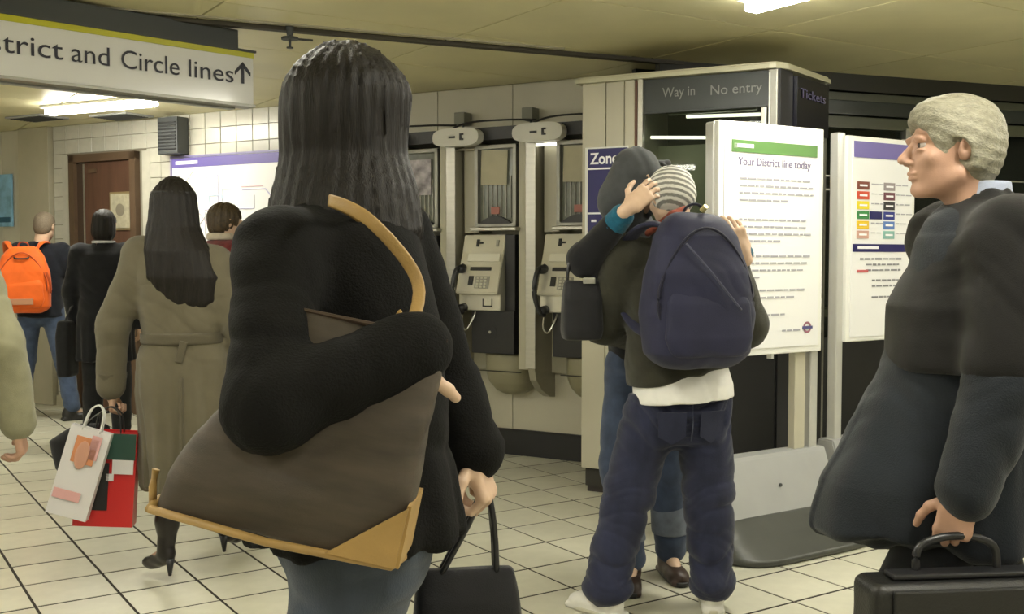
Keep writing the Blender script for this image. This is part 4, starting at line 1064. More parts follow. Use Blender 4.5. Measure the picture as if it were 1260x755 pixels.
bm = BM(); tube(bm, [(-.046, -.008, .327), (.07, -.012, .329), (.188, -.008, .327)], .004, 6); obj('top_piping', bm, mat('dark_brown_leather', (0.05, 0.03, 0.018), 0.5), tb)
bm = BM(); strap(bm, [(.13, -.012, .31), (.12, .05, .40), (.035, .03, .475), (-.04, .07, .492), (.0, .17, .47), (.05, .19, .38), (.12, .05, .31)], .019, .006, (0, 1, 0)); obj('shoulder_strap', bm, TAN, tb, True)
# black carrier in her right hand
cb = empty('carrier_bag', (-.085, 1.985, .555), math.radians(10), 'plain black carrier bag hanging from the far hand of the woman in the foreground', 'bag')
F = Field(.009); F.add(loft([(-.05, 0, 0, .105, .05), (.10, 0, 0, .11, .055), (.20, 0, 0, .10, .04), (.26, 0, 0, .092, .014)], None, pw=4, cap=.006), 0); F.noise(creases(.010, 20, 5, (.6, .3, 1)))
fobj('bag_body', F, fabric('black_nylon', (0.010, 0.010, 0.012), rough=.6), cb)
for s_ in (-1, 1):
    bm = BM(); tube(bm, spline([(-.05, s_ * .01, .25), (-.0, s_ * .01, .34), (.035, 0, .405), (.05, s_ * .01, .34), (.055, s_ * .01, .25)]), .006, 6); obj('handle', bm, BLACKP, cb, True)

# ---------------------------------------------------------------- 2 woman in a belted trench coat
p2 = P('person', 'woman seen from behind in a belted khaki trench coat and heeled boots', -1.395, 4.52, 12, 1.72, headyaw=5, nod=.12, head=(-.045, .03, 1.612), shR=(.135, .02, 1.365),
       elL=(-.285, -.05, 1.10), wrL=(-.310, -.01, .83), elR=(.24, -.02, 1.12), wrR=(.20, .12, .90),
       anL=(-.085, -.02, .13), knL=(-.07, .0, .52), hipL=(-.07, 0, .9), anR=(.07, .36, .13), knR=(.08, .26, .52), toeL=(-.75, .65, 0), toeR=(0.1, 1, 0))
body(p2, SKIN, hands=(dict(d=(.0, .05, -1), palm=(.8, .3, 0), thumb=(.1, .9, 0), curl=(1.1, 1.0, .7)), 'rest'), face=False)
TR = fabric('trench_khaki', (0.118, 0.103, 0.068), noise=.10, nscale=10, bump=.3, bscale=350)
TRD = fabric('trench_khaki_dark', (0.090, 0.078, 0.051), noise=.10, nscale=10)
jacket(p2, TR, [(.42, 0.03, 0.02, .205, .185), (.60, 0.02, 0.01, .20, .175), (.82, 0, 0, .198, .160), (.97, 0, 0, .195, .150), (1.06, 0, 0, .165, .130), (1.20, 0, 0, .190, .138), (1.36, 0, 0, .17, .115)], name='trench_coat', amp=.010, r=(.078, .068, .058), seed=.7,
       fold=[drape(.016, 8, p2.J['pelvis'], 1.05, .42, .5)], stop=(.93, .93))
def ringband(p, z, rx, ry, hh, m, name, par=None, tilt=0.0, dx=0, dy=0):
    F = Field(.007); F.add(loft(p.torso_rings([(z - hh / 2, dx, dy, rx, ry), (z + hh / 2, dx, dy, rx, ry)]), p.yaw, pw=2.3, cap=.006), 0)
    return fobj(name, F, m, p.root)
ringband(p2, 1.055, .178, .145, .048, TRD, 'belt')
bm = BM(); q = p2.L((0.0, -.146, 0)); box(bm, (q[0], q[1], 1.005), (.03, .012, .09), (0, .25, p2.yaw), bev=.003); obj('belt_loop', bm, TRD, p2.root)
q = p2.L((0.0, -.155, 0)); bm = BM(); strap(bm, [q + (0, 0, .90), q + (0.004, -.018, .75), q + (.01, -.045, .60), q + (.01, -.058, .44)], .014, .008, (0, 1, 0)); obj('back_vent', bm, TRD, p2.root, True)
F = Field(.008)                                    # storm flap across the shoulders
F.add(ell(p2.J['chest'] + (0, 0, .055), (.205, .140, .14), p2.yaw), 0).add(seg(p2.J['shL'], p2.J['shR'], .080), .05); F.sub(rbox(p2.J['chest'] + (0, 0, -.20), (.4, .4, .165), .001), .004); F.sub(rbox(p2.J['chest'] + p2.L((0, .25, .1)), (.4, .22, .4), .001, p2.yaw), .004)
F.noise(creases(.004, 20, 3)); fobj('storm_flap', F, TR, p2.root)
for s_ in 'LR':
    e, w = p2.J['el' + s_], p2.J['wr' + s_]; a = e + (w - e) * .72; b_ = e + (w - e) * .80; F = Field(.006); F.add(seg(a, b_, .062, .061), 0); F.sub(rbox(a + (0, 0, .055), (.1, .1, .05), .001), 0); F.sub(rbox(b_ - (0, 0, .055), (.1, .1, .05), .001), 0); fobj('cuff_strap', F, TRD, p2.root)
shoes(p2, mat('black_boot_leather', (0.012, 0.009, 0.008), 0.3, noise=.3, nscale=12), kind='boot')
F = Field(.0075); hair_cap(p2, F, 1.10); hk = p2.J['head']
F.add(loft([(-.445, .085, -.130, .05, .03), (-.40, .070, -.135, .105, .050), (-.30, .045, -.135, .145, .062), (-.19, .020, -.105, .135, .085), (-.09, 0.0, -.045, .108, .10), (.0, 0, -.018, .095, .108), (.06, 0, -.012, .088, .102)], p2.yaw, hk, cap=.03), .04)
F.sub(ell(p2.hp((0, .12, -.06)), (.062, .085, .13), p2.HM), .02); F.noise(hair_streaks(p2, .004, 24, 2))
fobj('long_hair', F, HAIRD, p2.root)
F = Field(.007); F.add(loft([(.045, 0, -.014, .094, .106), (.062, 0, -.014, .092, .104)], p2.yaw, hk, cap=.004), 0); fobj('hair_band', F, BLACK, p2.root)

# shopping bags
def bag(name, label, x, y, z, rz, w, d, hh, m, tilt=0., parts=None, handle=BLACKP, hl=.10):
    o = empty(name, (x, y, z), 0, label, 'bag'); o.rotation_euler = (0, tilt, rz)
    bm = BM()
    pr = [(-w / 2, -hh), (w / 2, -hh), (w / 2, 0), (-w / 2, 0)]
    A_ = [bm.verts.new((px, s_ * d / 2 * (1 if pz < -.01 else .75), pz)) for s_ in (-1, 1) for px, pz in pr]
    for f in ((0, 1, 2, 3), (7, 6, 5, 4), (0, 4, 5, 1), (1, 5, 6, 2), (3, 7, 4, 0)): bm.faces.new([A_[i] for i in f])
    # gusset crease at the sides
    bmesh.ops.recalc_face_normals(bm, faces=bm.faces[:]); bmesh.ops.solidify(bm, geom=bm.faces[:], thickness=.003)
    obj('bag_body', bm, m, o)
    for s_ in (-1, 1):
        bm = BM(); tube(bm, spline([(-w * .22, s_ * d * .36, -.01), (-w * .17, s_ * d * .25, hl * .7), (0, s_ * d * .08, hl), (w * .17, s_ * d * .25, hl * .7), (w * .22, s_ * d * .36, -.01)]), .0035, 6); obj('handle', bm, handle, o, True)
    for nm, c, s2, mm in (parts or []):
        bm = BM(); box(bm, (c[0], -d / 2 * .96 - .003, c[1]), (s2[0], .004, s2[1]), (-.0, 0, 0)); obj(nm, bm, mm, o)
    return o
RED = mat('glossy_red', (0.50, 0.02, 0.02), 0.3); TEAL = mat('dark_green_card', (0.02, 0.06, 0.045), 0.4); PALE = mat('pale_card', (0.62, 0.60, 0.60), 0.4)
ORP = mat('orange_brown_print', (0.55, 0.22, 0.10), 0.5); PINK = mat('pink_print', (0.62, 0.34, 0.33), 0.5)
bag('shopping_bag', 'red shopping bag with dark green top hanging behind the white one', -1.700, 4.47, .665, .15, .24, .09, .40, RED, math.radians(4),
    [('green_top', (0, -.06), (.235, .11), TEAL), ('white_band', (.07, -.145), (.085, .06), PALE), ('dark_panel', (-.05, -.23), (.13, .20), BLACK), ('emblem', (.02, -.19), (.03, .03), PALE)])
wb = bag('shopping_bag', 'white shopping bag with orange-brown picture, swinging out at an angle', -1.728, 4.36, .690, .10, .165, .05, .375, PALE, math.radians(17),
    [('picture', (.0, -.09), (.09, .11), ORP), ('red_print', (.035, -.07), (.04, .10), PINK), ('pink_print', (-.02, -.285), (.11, .04), PINK)], handle=mat('white_cord', (.6, .6, .58), .6))
bm = BM(); bmesh.ops.create_uvsphere(bm, u_segments=16, v_segments=12, radius=1); bmesh.ops.transform(bm, matrix=Matrix.Translation((-.005, -.031, -.11)) @ Matrix.Diagonal((.028, .003, .06, 1)), verts=bm.verts); obj('printed_figure', bm, mat('figure_print', (.50, .26, .18), .5), wb, True)
o = empty('handbag', (-1.86, 4.56, .43), .1, 'soft black bag behind the white shopping bag', 'bag')
F = Field(.008); F.add(loft([(0, .03, 0, .08, .05), (.06, .02, 0, .125, .07), (.18, 0, 0, .13, .07), (.25, .05, 0, .07, .04)], None, pw=2.6, cap=.03), 0); F.noise(creases(.010, 25, 3)); fobj('bag_body', F, fabric('black_bag', (.010, .010, .011)), o)
bm = BM(); tube(bm, spline([(.0, 0, .22), (.08, -.04, .29), (.14, -.08, .31)]), .006, 6); obj('handle', bm, BLACKP, o, True)

# ---------------------------------------------------------------- 3 man with the orange backpack
p3 = P('person', 'man in faded blue jeans wearing the orange backpack by the wall', -4.03, 9.10, 14, 1.76, nod=.22, headyaw=-20,
       head=(.035, .03, 1.655), knL=(-.15, .02, .50), anL=(-.19, -.02, .09), knR=(.18, .02, .50), anR=(.27, -.05, .09), elL=(-.26, .12, 1.18), wrL=(-.14, .34, 1.15), elR=(.29, .05, 1.16), wrR=(.25, .25, 1.0), toeR=(.55, -.4, 0), toeL=(-.1, -1, 0))
p3.toeL = A3((-.35, .9, 0)); p3.toeR = A3((.8, .5, 0)); p3.toeR /= np.linalg.norm(p3.toeR)
body(p3, SKIN2, face=False, hh=.007, hr=.006)
NVY = fabric('near_black_navy', (0.010, 0.012, 0.018), noise=.2)
jacket(p3, NVY, [(.88, 0, 0, .19, .14), (1.0, 0, 0, .18, .135), (1.28, 0, 0, .20, .14), (1.42, 0, 0, .15, .11)], amp=.008, seed=4, h=.009)
trousers(p3, fabric('jeans_blue', (0.060, 0.085, 0.145), nscale=18, noise=.25), h=.009, r=(.095, .078, .068, .07), seed=6)
shoes(p3, mat('dark_shoe', (.014, .013, .012), .4), kind='shoe', h=.009)
F = Field(.007); hair_cap(p3, F, 1.06); fobj('cropped_hair', F, HAIRC, p3.root)
ORA = fabric('orange_nylon', (0.80, 0.135, 0.015), noise=.12, nscale=8, bump=.2, rough=.55); ORD = fabric('orange_nylon_dark', (0.50, 0.08, 0.02), noise=.1, rough=.6)
def backpack(name, label, x, y, z, yaw, w, hh, d, m, md, big=False, shl=None, shr=None, seed=1., pocket=None):
    """origin at the middle of the bottom; -y faces away from the wearer"""
    o = empty(name, (x, y, z), yaw, label, 'backpack')
    F = Field(.008)
    F.add(loft([(0, 0, 0, w * .36, d * .36), (hh * .10, 0, 0, w * .47, d * .48), (hh * .35, 0, 0, w * .5, d * .5), (hh * .62, 0, .0, w * .46, d * .44), (hh * .85, 0, .01, w * .37, d * .33), (hh, 0, .02, w * .24, d * .18)], None, pw=2.8, cap=.04), 0)
    F.noise(creases(.012 if big else .007, 16, seed, (.8, .2, .9))); F.noise(jfold((w * .25, -d * .4, hh * .5), (.8, 0, .7), .008 if big else .004, 40, .14, seed)); F.noise(lump(.004, seed)); b_ = fobj('pack_body', F, m, o)
    F = Field(.007); F.add(loft([(hh * .08, 0, -d * .40, w * .34, d * .12), (hh * .2, 0, -d * .40, w * .40, d * .15), (hh * .42, 0, -d * .38, w * .38, d * .12), (hh * .52, 0, -d * .32, w * .32, d * .10)], None, pw=2.6, cap=.03), 0); F.noise(creases(.005, 22, seed + 1)); fobj('front_pocket', F, pocket or md, o)
    bm = BM(); pts = [(w * .44 * math.cos(a) * (1 - .25 * max(0, math.sin(a))), -d * .30 - .0, hh * .46 + hh * .44 * math.sin(a)) for a in np.linspace(-.15 * math.pi, 1.15 * math.pi, 15)]
    tube(bm, spline(pts, 3), .006, 6); obj('zip', bm, md, o, True)
    bm = BM(); tube(bm, spline([(-.045, .04, hh * .93), (-.035, .03, hh * 1.03), (0, .02, hh * 1.06), (.035, .03, hh * 1.03), (.045, .04, hh * .93)]), .009, 8, .6); obj('haul_loop', bm, md, o, True)
    for s_ in (() if big else (-1, 1)):
        bm = BM(); strap(bm, [(s_ * w * .5, -d * .30, hh * .30), (s_ * w * .50, -d * .40, hh * .45), (s_ * w * .44, -d * .44, hh * .62)], .018, .006, (0, 1, 0)); obj('side_strap', bm, md, o, True)
    return o, b_
# ---------------------------------------------------------------- 7 + 8 the hugging pair
p7 = P('person', 'man seen from behind in baggy blue jeans, hugging, wearing the navy backpack', .63, 4.20, 14, 1.76, nod=.25, headyaw=10, roll=-.05,
       pelvis=(.03, -.02, .93), waist=(.03, .0, 1.06), chest=(.02, .02, 1.27), neck=(.01, .03, 1.455), head=(.0, .055, 1.635),
       shL=(-.185, -.01, 1.395), shR=(.215, .04, 1.385), elL=(-.265, .08, 1.13), wrL=(-.13, .30, 1.06), elR=(.31, .06, 1.12), wrR=(.14, .42, 1.14),
       hipL=(-.06, -.01, .84), hipR=(.125, .01, .84), knL=(-.165, -.02, .47), knR=(.150, .0, .47), anL=(-.265, -.10, .09), anR=(.165, -.02, .09), toeL=(-.75, .75, 0), toeR=(.10, 1, 0))
body(p7, SKIN2, face=True, hands=(dict(d=(.9, .3, 0), palm=(-.2, -.9, 0), thumb=(0, 0, 1), curl=(.3, .3, .2)), dict(d=(-.9, .2, .1), palm=(0, -1, 0), thumb=(0, 0, 1), curl=(.3, .3, .2))))
OLV = fabric('dark_olive_wool', (0.030, 0.029, 0.020), noise=.2, nscale=14, bump=.6, bscale=420)
def hood7(F):
    F.sub(rbox((.03, 0, .905 - .10), (.5, .5, .119), .001, (0, math.radians(-11), 0)), .02)
    F.add(ell(p7.J['neck'] + p7.L((0.02, -.075, .0)), (.125, .070, .055), p7.yaw), .04); F.add(ell(p7.J['neck'] + p7.L((.02, -.02, .035)), (.105, .085, .055), p7.yaw), .03)
jacket(p7, OLV, [(.84, 0, 0, .205, .155), (.98, 0, 0, .215, .165), (1.12, 0, 0, .20, .155), (1.28, 0, 0, .205, .145), (1.40, 0, 0, .15, .11)], amp=.012, r=(.090, .084, .064), seed=2.2, extra=hood7, collar=False, stop=(.95, .95), h=.007)
# white t-shirt hem hanging out below the jacket
F = Field(.007); F.add(loft(p7.torso_rings([(.80, 0.015, -.015, .199, .158), (.90, 0.01, -.01, .199, .154), (1.0, 0, 0, .185, .135)]), p7.yaw, pw=2.3, cap=.006), 0)
F.sub(rbox(p7.J['pelvis'] + (-.03, 0, -.187), (.5, .5, .09), .001, (0, math.radians(-4), 0)), .004); F.noise(creases(.008, 30, 2, (1, .3, .3))); fobj('t_shirt_hem', F, fabric('white_cotton', (.72, .71, .68), noise=.05, bump=.2), p7.root)
JN = fabric('jeans_indigo', (0.020, 0.023, 0.048), noise=.35, nscale=16, bump=.4, stretch=(1, 1, .45)); JND = fabric('jeans_seam', (0.045, 0.050, 0.080))
trousers(p7, JN, top=.865, r=(.116, .100, .086, .1), amp=.026, bag=1, h=.0065, seed=1)
for s_, ang in ((-1, -30), (1, 25)):   # back pockets and belt line
    q = p7.J['pelvis'] + p7.L((s_ * .082, -.128, 0)); bm = BM(); pr = [(-.055, .05), (.055, .05), (.052, -.045), (0, -.075), (-.052, -.045)]
    prism(bm, pr, -.002, .002, Matrix.Translation((q[0], q[1], .755)) @ Matrix.Rotation(p7.yaw + s_ * .22, 4, 'Z') @ Matrix.Rotation(.10, 4, 'X'), axis='y'); obj('back_pocket', bm, JN, p7.root)
q = p7.J['pelvis'] + p7.L((0, -.138, 0)); bm = BM(); tube(bm, [(q[0], q[1] + .012, .84), (q[0], q[1] + .0, .76), (q[0] - .005, q[1] + .02, .69)], .003, 6); obj('seat_seam', bm, JND, p7.root)
F = Field(.006); F.add(loft(p7.torso_rings([(.835, 0, 0, .186, .138), (.868, 0, 0, .186, .138)]), p7.yaw, cap=.004), 0); fobj('waistband', F, JND, p7.root)
WSH = mat('white_trainer', (.62, .61, .56), .5, noise=.1, nscale=20)
shoes(p7, WSH, mat('pale_sole', (.50, .48, .38), .6), h=.006)
F = Field(.0055); hkm = p7.hk
F.add(ell(p7.hp((0, -.014, .030)), np.array((.086, .104, .093)) * hkm, p7.HM), 0).add(ell(p7.hp((0, -.035, -.01)), np.array((.082, .085, .075)) * hkm, p7.HM), .02)
F.sub(ell(p7.hp((0, .105, -.045)), np.array((.075, .095, .105)) * hkm, p7.HM), .006); F.sub(rbox(p7.hp((0, -.01, -.125)), (.2, .2, .05), .001, p7.HM), .004)
ax_ = p7.HM @ np.array((.45, .1, .88))
def rib(X, Y, Z):
    c = p7.J['head']; return .0022 * np.sin(((X - c[0]) * ax_[0] + (Y - c[1]) * ax_[1] + (Z - c[2]) * ax_[2]) * 520)
F.noise(rib); F.noise(lump(.003, 2))
def stripes(name, c1, c2, axis, freq):
    m = bpy.data.materials.new(name); m.use_nodes = True; nt = m.node_tree; N = nt.nodes; L = nt.links; b = N['Principled BSDF']; b.inputs['Roughness'].default_value = .95
    tc = N.new('ShaderNodeTexCoord'); mp_ = N.new('ShaderNodeVectorMath'); mp_.operation = 'DOT_PRODUCT'; mp_.inputs[1].default_value = tuple(axis); L.new(tc.outputs['Object'], mp_.inputs[0])
    n = N.new('ShaderNodeTexNoise'); n.inputs['Scale'].default_value = 60; L.new(tc.outputs['Object'], n.inputs['Vector'])
    ad = N.new('ShaderNodeMath'); ad.operation = 'MULTIPLY_ADD'; ad.inputs[1].default_value = .006; L.new(n.outputs[0], ad.inputs[0]); L.new(mp_.outputs['Value'], ad.inputs[2])
    mu = N.new('ShaderNodeMath'); mu.operation = 'MULTIPLY'; mu.inputs[1].default_value = freq; L.new(ad.outputs[0], mu.inputs[0])
    si = N.new('ShaderNodeMath'); si.operation = 'SINE'; L.new(mu.outputs[0], si.inputs[0])
    cr = N.new('ShaderNodeMapRange'); cr.inputs[1].default_value = -.35; cr.inputs[2].default_value = .35; L.new(si.outputs[0], cr.inputs[0])
    mx = N.new('ShaderNodeMix'); mx.data_type = 'RGBA'; mx.inputs[6].default_value = (*c1, 1); mx.inputs[7].default_value = (*c2, 1); L.new(cr.outputs[0], mx.inputs[0]); L.new(mx.outputs[2], b.inputs['Base Color']); return m
fobj('striped_hat', F, stripes('grey_white_knit', (.70, .69, .64), (.22, .22, .20), ax_, 300), p7.root)
# red scarf edge between the two heads
F = Field(.006); q0 = p7.J['neck']; F.add(seg(q0 + (-.105, -.035, .035), q0 + (-.02, -.105, .105), .014, .016), 0).add(seg(q0 + (-.02, -.105, .105), q0 + (.03, -.085, .13), .016, .012), .01); F.noise(creases(.005, 60, 1)); fobj('red_scarf', F, fabric('faded_red_wool', (.28, .075, .05), noise=.3, nscale=60), p7.root)
# navy backpack
PK = fabric('navy_nylon', (0.020, 0.021, 0.048), noise=.2, nscale=7, bump=.3, bscale=380, rough=.6, sheen=.1); PKD = fabric('navy_webbing', (0.012, 0.012, 0.026), rough=.7)
bp, bpb = backpack('navy_backpack', 'large navy backpack on the back of the hugging man', .69, 3.975, .985, math.radians(17), .44, .575, .26, PK, PKD, big=True, seed=2.0, pocket=PK)
bm = BM(); tube(bm, spline([(-.11, -.135, .46), (-.02, -.150, .36), (.06, -.150, .27), (.11, -.140, .22)]), .0035, 6); obj('diagonal_seam', bm, fabric('navy_piping', (.06, .062, .10)), bp, True)
for s_ in (-1, 1):
    bm = BM()
    tube(bm, spline([(s_ * .075, .05, .49), (s_ * .125, .08, .535), (s_ * .165, .15, .520), (s_ * .175, .27, .45), (s_ * .17, .36, .33), (s_ * .160, .28, .20), (s_ * .165, .16, .14), (s_ * .17, .05, .12)]), .034, 8, .35); obj('shoulder_strap', bm, PK, bp, True)
bm = BM(); cyl(bm, (.02, -.0, .585), (.025, -.02, .60), .012, .010, 10); obj('toggle', bm, mat('brass_toggle', (.50, .44, .20), .4, .5), bp)
# orange backpack (its strap loops the left shoulder)
ob, obb = backpack('orange_backpack', 'bright orange backpack on the back of the man in faded jeans', -4.075, 8.88, .925, math.radians(14), .44, .56, .22, ORA, ORD, seed=5.0, pocket=ORA)
for s_ in (-1, 1):
    bm = BM(); tube(bm, spline([(s_ * .08, .04, .50), (s_ * .13, .08, .585), (s_ * .165, .18, .585), (s_ * .19, .32, .50)]), .026, 8, .4); obj('shoulder_strap', bm, ORA, ob, True)
bm = BM(); tube(bm, spline([(-.06, -.05, .47), (-.04, -.08, .455), (.04, -.08, .455), (.06, -.05, .47)]), .008, 6); obj('dark_loop', bm, BLACKP, ob, True)
bm = BM(); box(bm, (0, -.150, .10), (.20, .01, .05), (0, 0, 0), bev=.003); obj('grey_band', bm, mat('grey_orange', (.45, .22, .12), .5), ob)

p8 = P('person', 'person in dark grey hood and black jacket being hugged, face pressed to the striped hat', .56, 4.60, 192, 1.80, nod=.30, headyaw=98, roll=.0,
       pelvis=(.04, 0, .95), chest=(.0, -.02, 1.30), neck=(-.045, -.10, 1.50), head=(-.045, -.235, 1.700),
       shR=(-.150, -.10, 1.46), shL=(.19, -.04, 1.47), elR=(-.275, -.385, 1.385), wrR=(-.115, -.555, 1.585), elL=(.335, -.22, 1.36), wrL=(.325, -.515, 1.415),
       hipR=(-.06, 0, .90), hipL=(.12, 0, .90), knR=(-.10, -.04, .5), knL=(.12, -.02, .49), anR=(-.055, -.12, .09), anL=(.135, 0.02, .09), toeR=(-.1, -1, 0), toeL=(.15, -1, 0))
body(p8, SKIN2, face=True, hr=.0030, hands=(dict(d=(-.35, -.05, .9), palm=(-.2, .9, .1), thumb=(-.9, 0, -.3), curl=(.35, .45, .35), spread=.8), dict(d=(.72, .12, .62), palm=(.1, .95, -.3), thumb=(-.6, 0, .75), curl=(.28, .55, .40), spread=.9)))
BJ = fabric('black_jacket', (0.008, 0.008, 0.010), noise=.25, nscale=16)
jacket(p8, BJ, [(.92, 0, 0, .18, .13), (1.1, 0, 0, .175, .13), (1.3, 0, 0, .19, .135), (1.44, 0, 0, .14, .10)], amp=.009, r=(.072, .066, .050), stop=(.60, .64), seed=3.3, collar=False)
TL = fabric('teal_knit', (0.010, 0.090, 0.150), noise=.2, nscale=60, bump=.5, bscale=300)
for s_, st in (('R', (.66, .84)), ('L', (.70, .88))):
    e, w = p8.J['el' + s_], p8.J['wr' + s_]; F = Field(.005); F.add(seg(e + (w - e) * st[0], e + (w - e) * st[1], .049, .046), 0)
    dv = (w - e) / np.linalg.norm(w - e); F.noise(lambda X, Y, Z, c=w, d=dv: .0015 * np.sin(((X - c[0]) * d[0] + (Y - c[1]) * d[1] + (Z - c[2]) * d[2]) * 500)); fobj('cuff', F, TL, p8.root)
F = Field(.006)
F.add(ell(p8.hp((0, -.020, .035)), np.array((.090, .112, .102)), p8.HM), 0).add(ell(p8.hp((0, -.04, -.04)), np.array((.088, .094, .115)), p8.HM), .04).add(seg(p8.hp((0, -.06, -.10)), p8.J['neck'] + (0, 0.02, 0), .085, .095), .04)
F.add(seg(p8.hp((0, .10, .115)), p8.hp((0, -.13, .06)), .014, .012), .02)
for a in range(12):
    t0, t1 = math.pi * 2 * a / 12, math.pi * 2 * (a + 1) / 12; F.add(seg(p8.hp((.078 * math.cos(t0), .075, .0 + .105 * math.sin(t0))), p8.hp((.078 * math.cos(t1), .075, .0 + .105 * math.sin(t1))), .013), .008)
F.sub(ell(p8.hp((0, .12, -.015)), np.array((.068, .10, .105)), p8.HM), .008); F.noise(creases(.024, 34, 1, (.9, .5, .4))); F.noise(lump(.005, 4)); F.noise(jfold(p8.J['head'] + (-.03, .0, -.09), (.6, .2, 1), .012, 55, .08, 1))
fobj('hood', F, fabric('charcoal_jersey', (0.060, 0.064, 0.068), noise=.15, nscale=30, bump=.4), p8.root)
trousers(p8, fabric('jeans_mid', (0.045, 0.062, 0.105), noise=.3, nscale=18), r=(.098, .082, .066, .07), h=.0095, seed=8)
for s_ in 'LR':
    F = Field(.006); a = p8.J['an' + s_]; kn = p8.J['kn' + s_]; F.add(seg(a + (kn - a) * .20 * 1, a + (kn - a) * .50, .079, .083), 0); F.sub(rbox(a + (0, 0, 0.0), (.2, .2, .10), .001), .003); F.sub(rbox(a + (0, 0, .34), (.2, .2, .10), .001), .003); F.noise(creases(.006, 50, 2)); fobj('turn_up', F, fabric('jeans_inside', (0.13, 0.15, 0.19), noise=.2), p8.root)
shoes(p8, mat('brown_boot', (.035, .018, .012), .45, noise=.3, nscale=16), mat('black_sole', (.01, .01, .01), .5), h=.007, shaft=.09)
# handbag hanging from the hugged person's bent arm
hb_ = empty('handbag', (.275, 4.19, 1.07), math.radians(8), 'black handbag hanging from the bent elbow of the hooded person', 'bag')
F = Field(.007); F.add(loft([(0, 0, 0, .075, .05), (.04, 0, 0, .082, .06), (.16, 0, 0, .080, .055), (.235, 0, 0, .070, .030)], None, pw=4, cap=.012), 0); F.noise(creases(.006, 25, 2)); fobj('bag_body', F, fabric('soft_black', (.012, .012, .014), rough=.6), hb_)
bm = BM(); tube(bm, spline([(-.06, 0, .22), (-.05, 0, .30), (-.01, 0.01, .375), (.03, .02, .375), (.05, 0, .30), (.06, 0, .22)]), .007, 6); obj('handle', bm, BLACKP, hb_, True)
bm = BM(); box(bm, (0.02, -.045, .235), (.05, .012, .025), bev=.004); obj('clasp', bm, STEEL, hb_)

# ---------------------------------------------------------------- 4 person in black behind the trench coat
p4 = P('person', 'dark-haired person in a long black coat left of the trench-coated woman', -3.06, 8.0, 5, 1.74, nod=.05)
body(p4, SKIN, face=False, hh=.008, hr=.006)
jacket(p4, BJ, [(.62, 0, 0, .21, .16), (.95, 0, 0, .20, .15), (1.1, 0, 0, .18, .14), (1.3, 0, 0, .20, .14), (1.42, 0, 0, .15, .11)], name='coat', amp=.009, r=(.078, .070, .056), seed=5, h=.009, fold=[drape(.01, 8, p4.J['pelvis'], 1.0, .62)])
trousers(p4, fabric('black_trousers', (.012, .012, .013)), h=.010, seed=2); shoes(p4, BLACKP, h=.009)
F = Field(.007); hair_cap(p4, F, 1.13); F.add(ell(p4.hp((0, -.04, -.05)), (.085, .075, .085), p4.HM), .03); F.sub(ell(p4.hp((0, .105, -.035)), (.068, .085, .11), p4.HM), .01); F.noise(hair_streaks(p4, .003, 20)); fobj('hair', F, HAIRD, p4.root)
F = Field(.006); F.add(loft([(.035, 0, 0, .086, .088), (.055, 0, 0, .084, .086)], p4.yaw, p4.J['neck'], cap=.004), 0); fobj('white_collar', F, fabric('pale_collar', (.5, .5, .52)), p4.root)
lb_ = empty('shoulder_bag', (-3.335, 7.96, .50), 0, 'dark bag at the left side of the person in the long black coat', 'bag')
F = Field(.010); F.add(loft([(0, 0, 0, .055, .10), (.3, 0, 0, .06, .11), (.42, 0, 0, .05, .08)], None, pw=4, cap=.02), 0); fobj('bag_body', F, fabric('dark_canvas', (.014, .014, .016)), lb_)
bm = BM(); tube(bm, spline([(0, -.05, .40), (.05, -.03, .52), (.09, 0, .56), (.05, .04, .5), (0, .05, .4)]), .008, 6); obj('handle', bm, BLACKP, lb_, True)

# ---------------------------------------------------------------- 5 short-haired person with a red collar
p5 = P('person', 'person with short brown hair, red scarf and beige coat before the map', -1.80, 6.65, -38, 1.72, nod=.15, headyaw=-18)
body(p5, SKIN2, face=True, hh=.006, hr=.006)
jacket(p5, fabric('beige_wool', (.22, .20, .14), noise=.12), [(.60, 0, 0, .21, .16), (.95, 0, 0, .20, .15), (1.1, 0, 0, .18, .14), (1.3, 0, 0, .20, .14), (1.42, 0, 0, .15, .11)], name='coat', amp=.009, seed=7, h=.009, collar=False)
trousers(p5, fabric('grey_trousers', (.03, .03, .035)), h=.010, seed=4); shoes(p5, BLACKP, h=.009)
F = Field(.007); F.add(ell(p5.J['neck'] + (0, 0, -.005), (.165, .145, .070), p5.yaw), 0).add(ell(p5.J['neck'] + (-.04, -.05, -.05), (.20, .16, .085), p5.yaw), .03); F.noise(creases(.010, 40, 2, (.3, .3, 1))); fobj('red_scarf', F, fabric('dark_red_wool', (.17, .018, .02), noise=.4, nscale=30, bump=.7), p5.root)
F = Field(.006); F.add(loft([(.055, 0, -.01, .082, .090), (.100, 0, -.01, .076, .084)], p5.yaw, p5.J['neck'], cap=.012), 0); F.sub(loft([(.08, 0, 0, .06, .066), (.2, 0, 0, .06, .066)], p5.yaw, p5.J['neck'], cap=.002), .003); fobj('cream_collar', F, fabric('cream_fleece', (.58, .52, .42), bump=.7), p5.root)
F = Field(.006); hair_cap(p5, F, 1.17); F.noise(hair_streaks(p5, .005, 14, 3)); F.noise(creases(.010, 70, 1, (.7, .6, .5))); fobj('short_hair', F, HAIRB, p5.root)

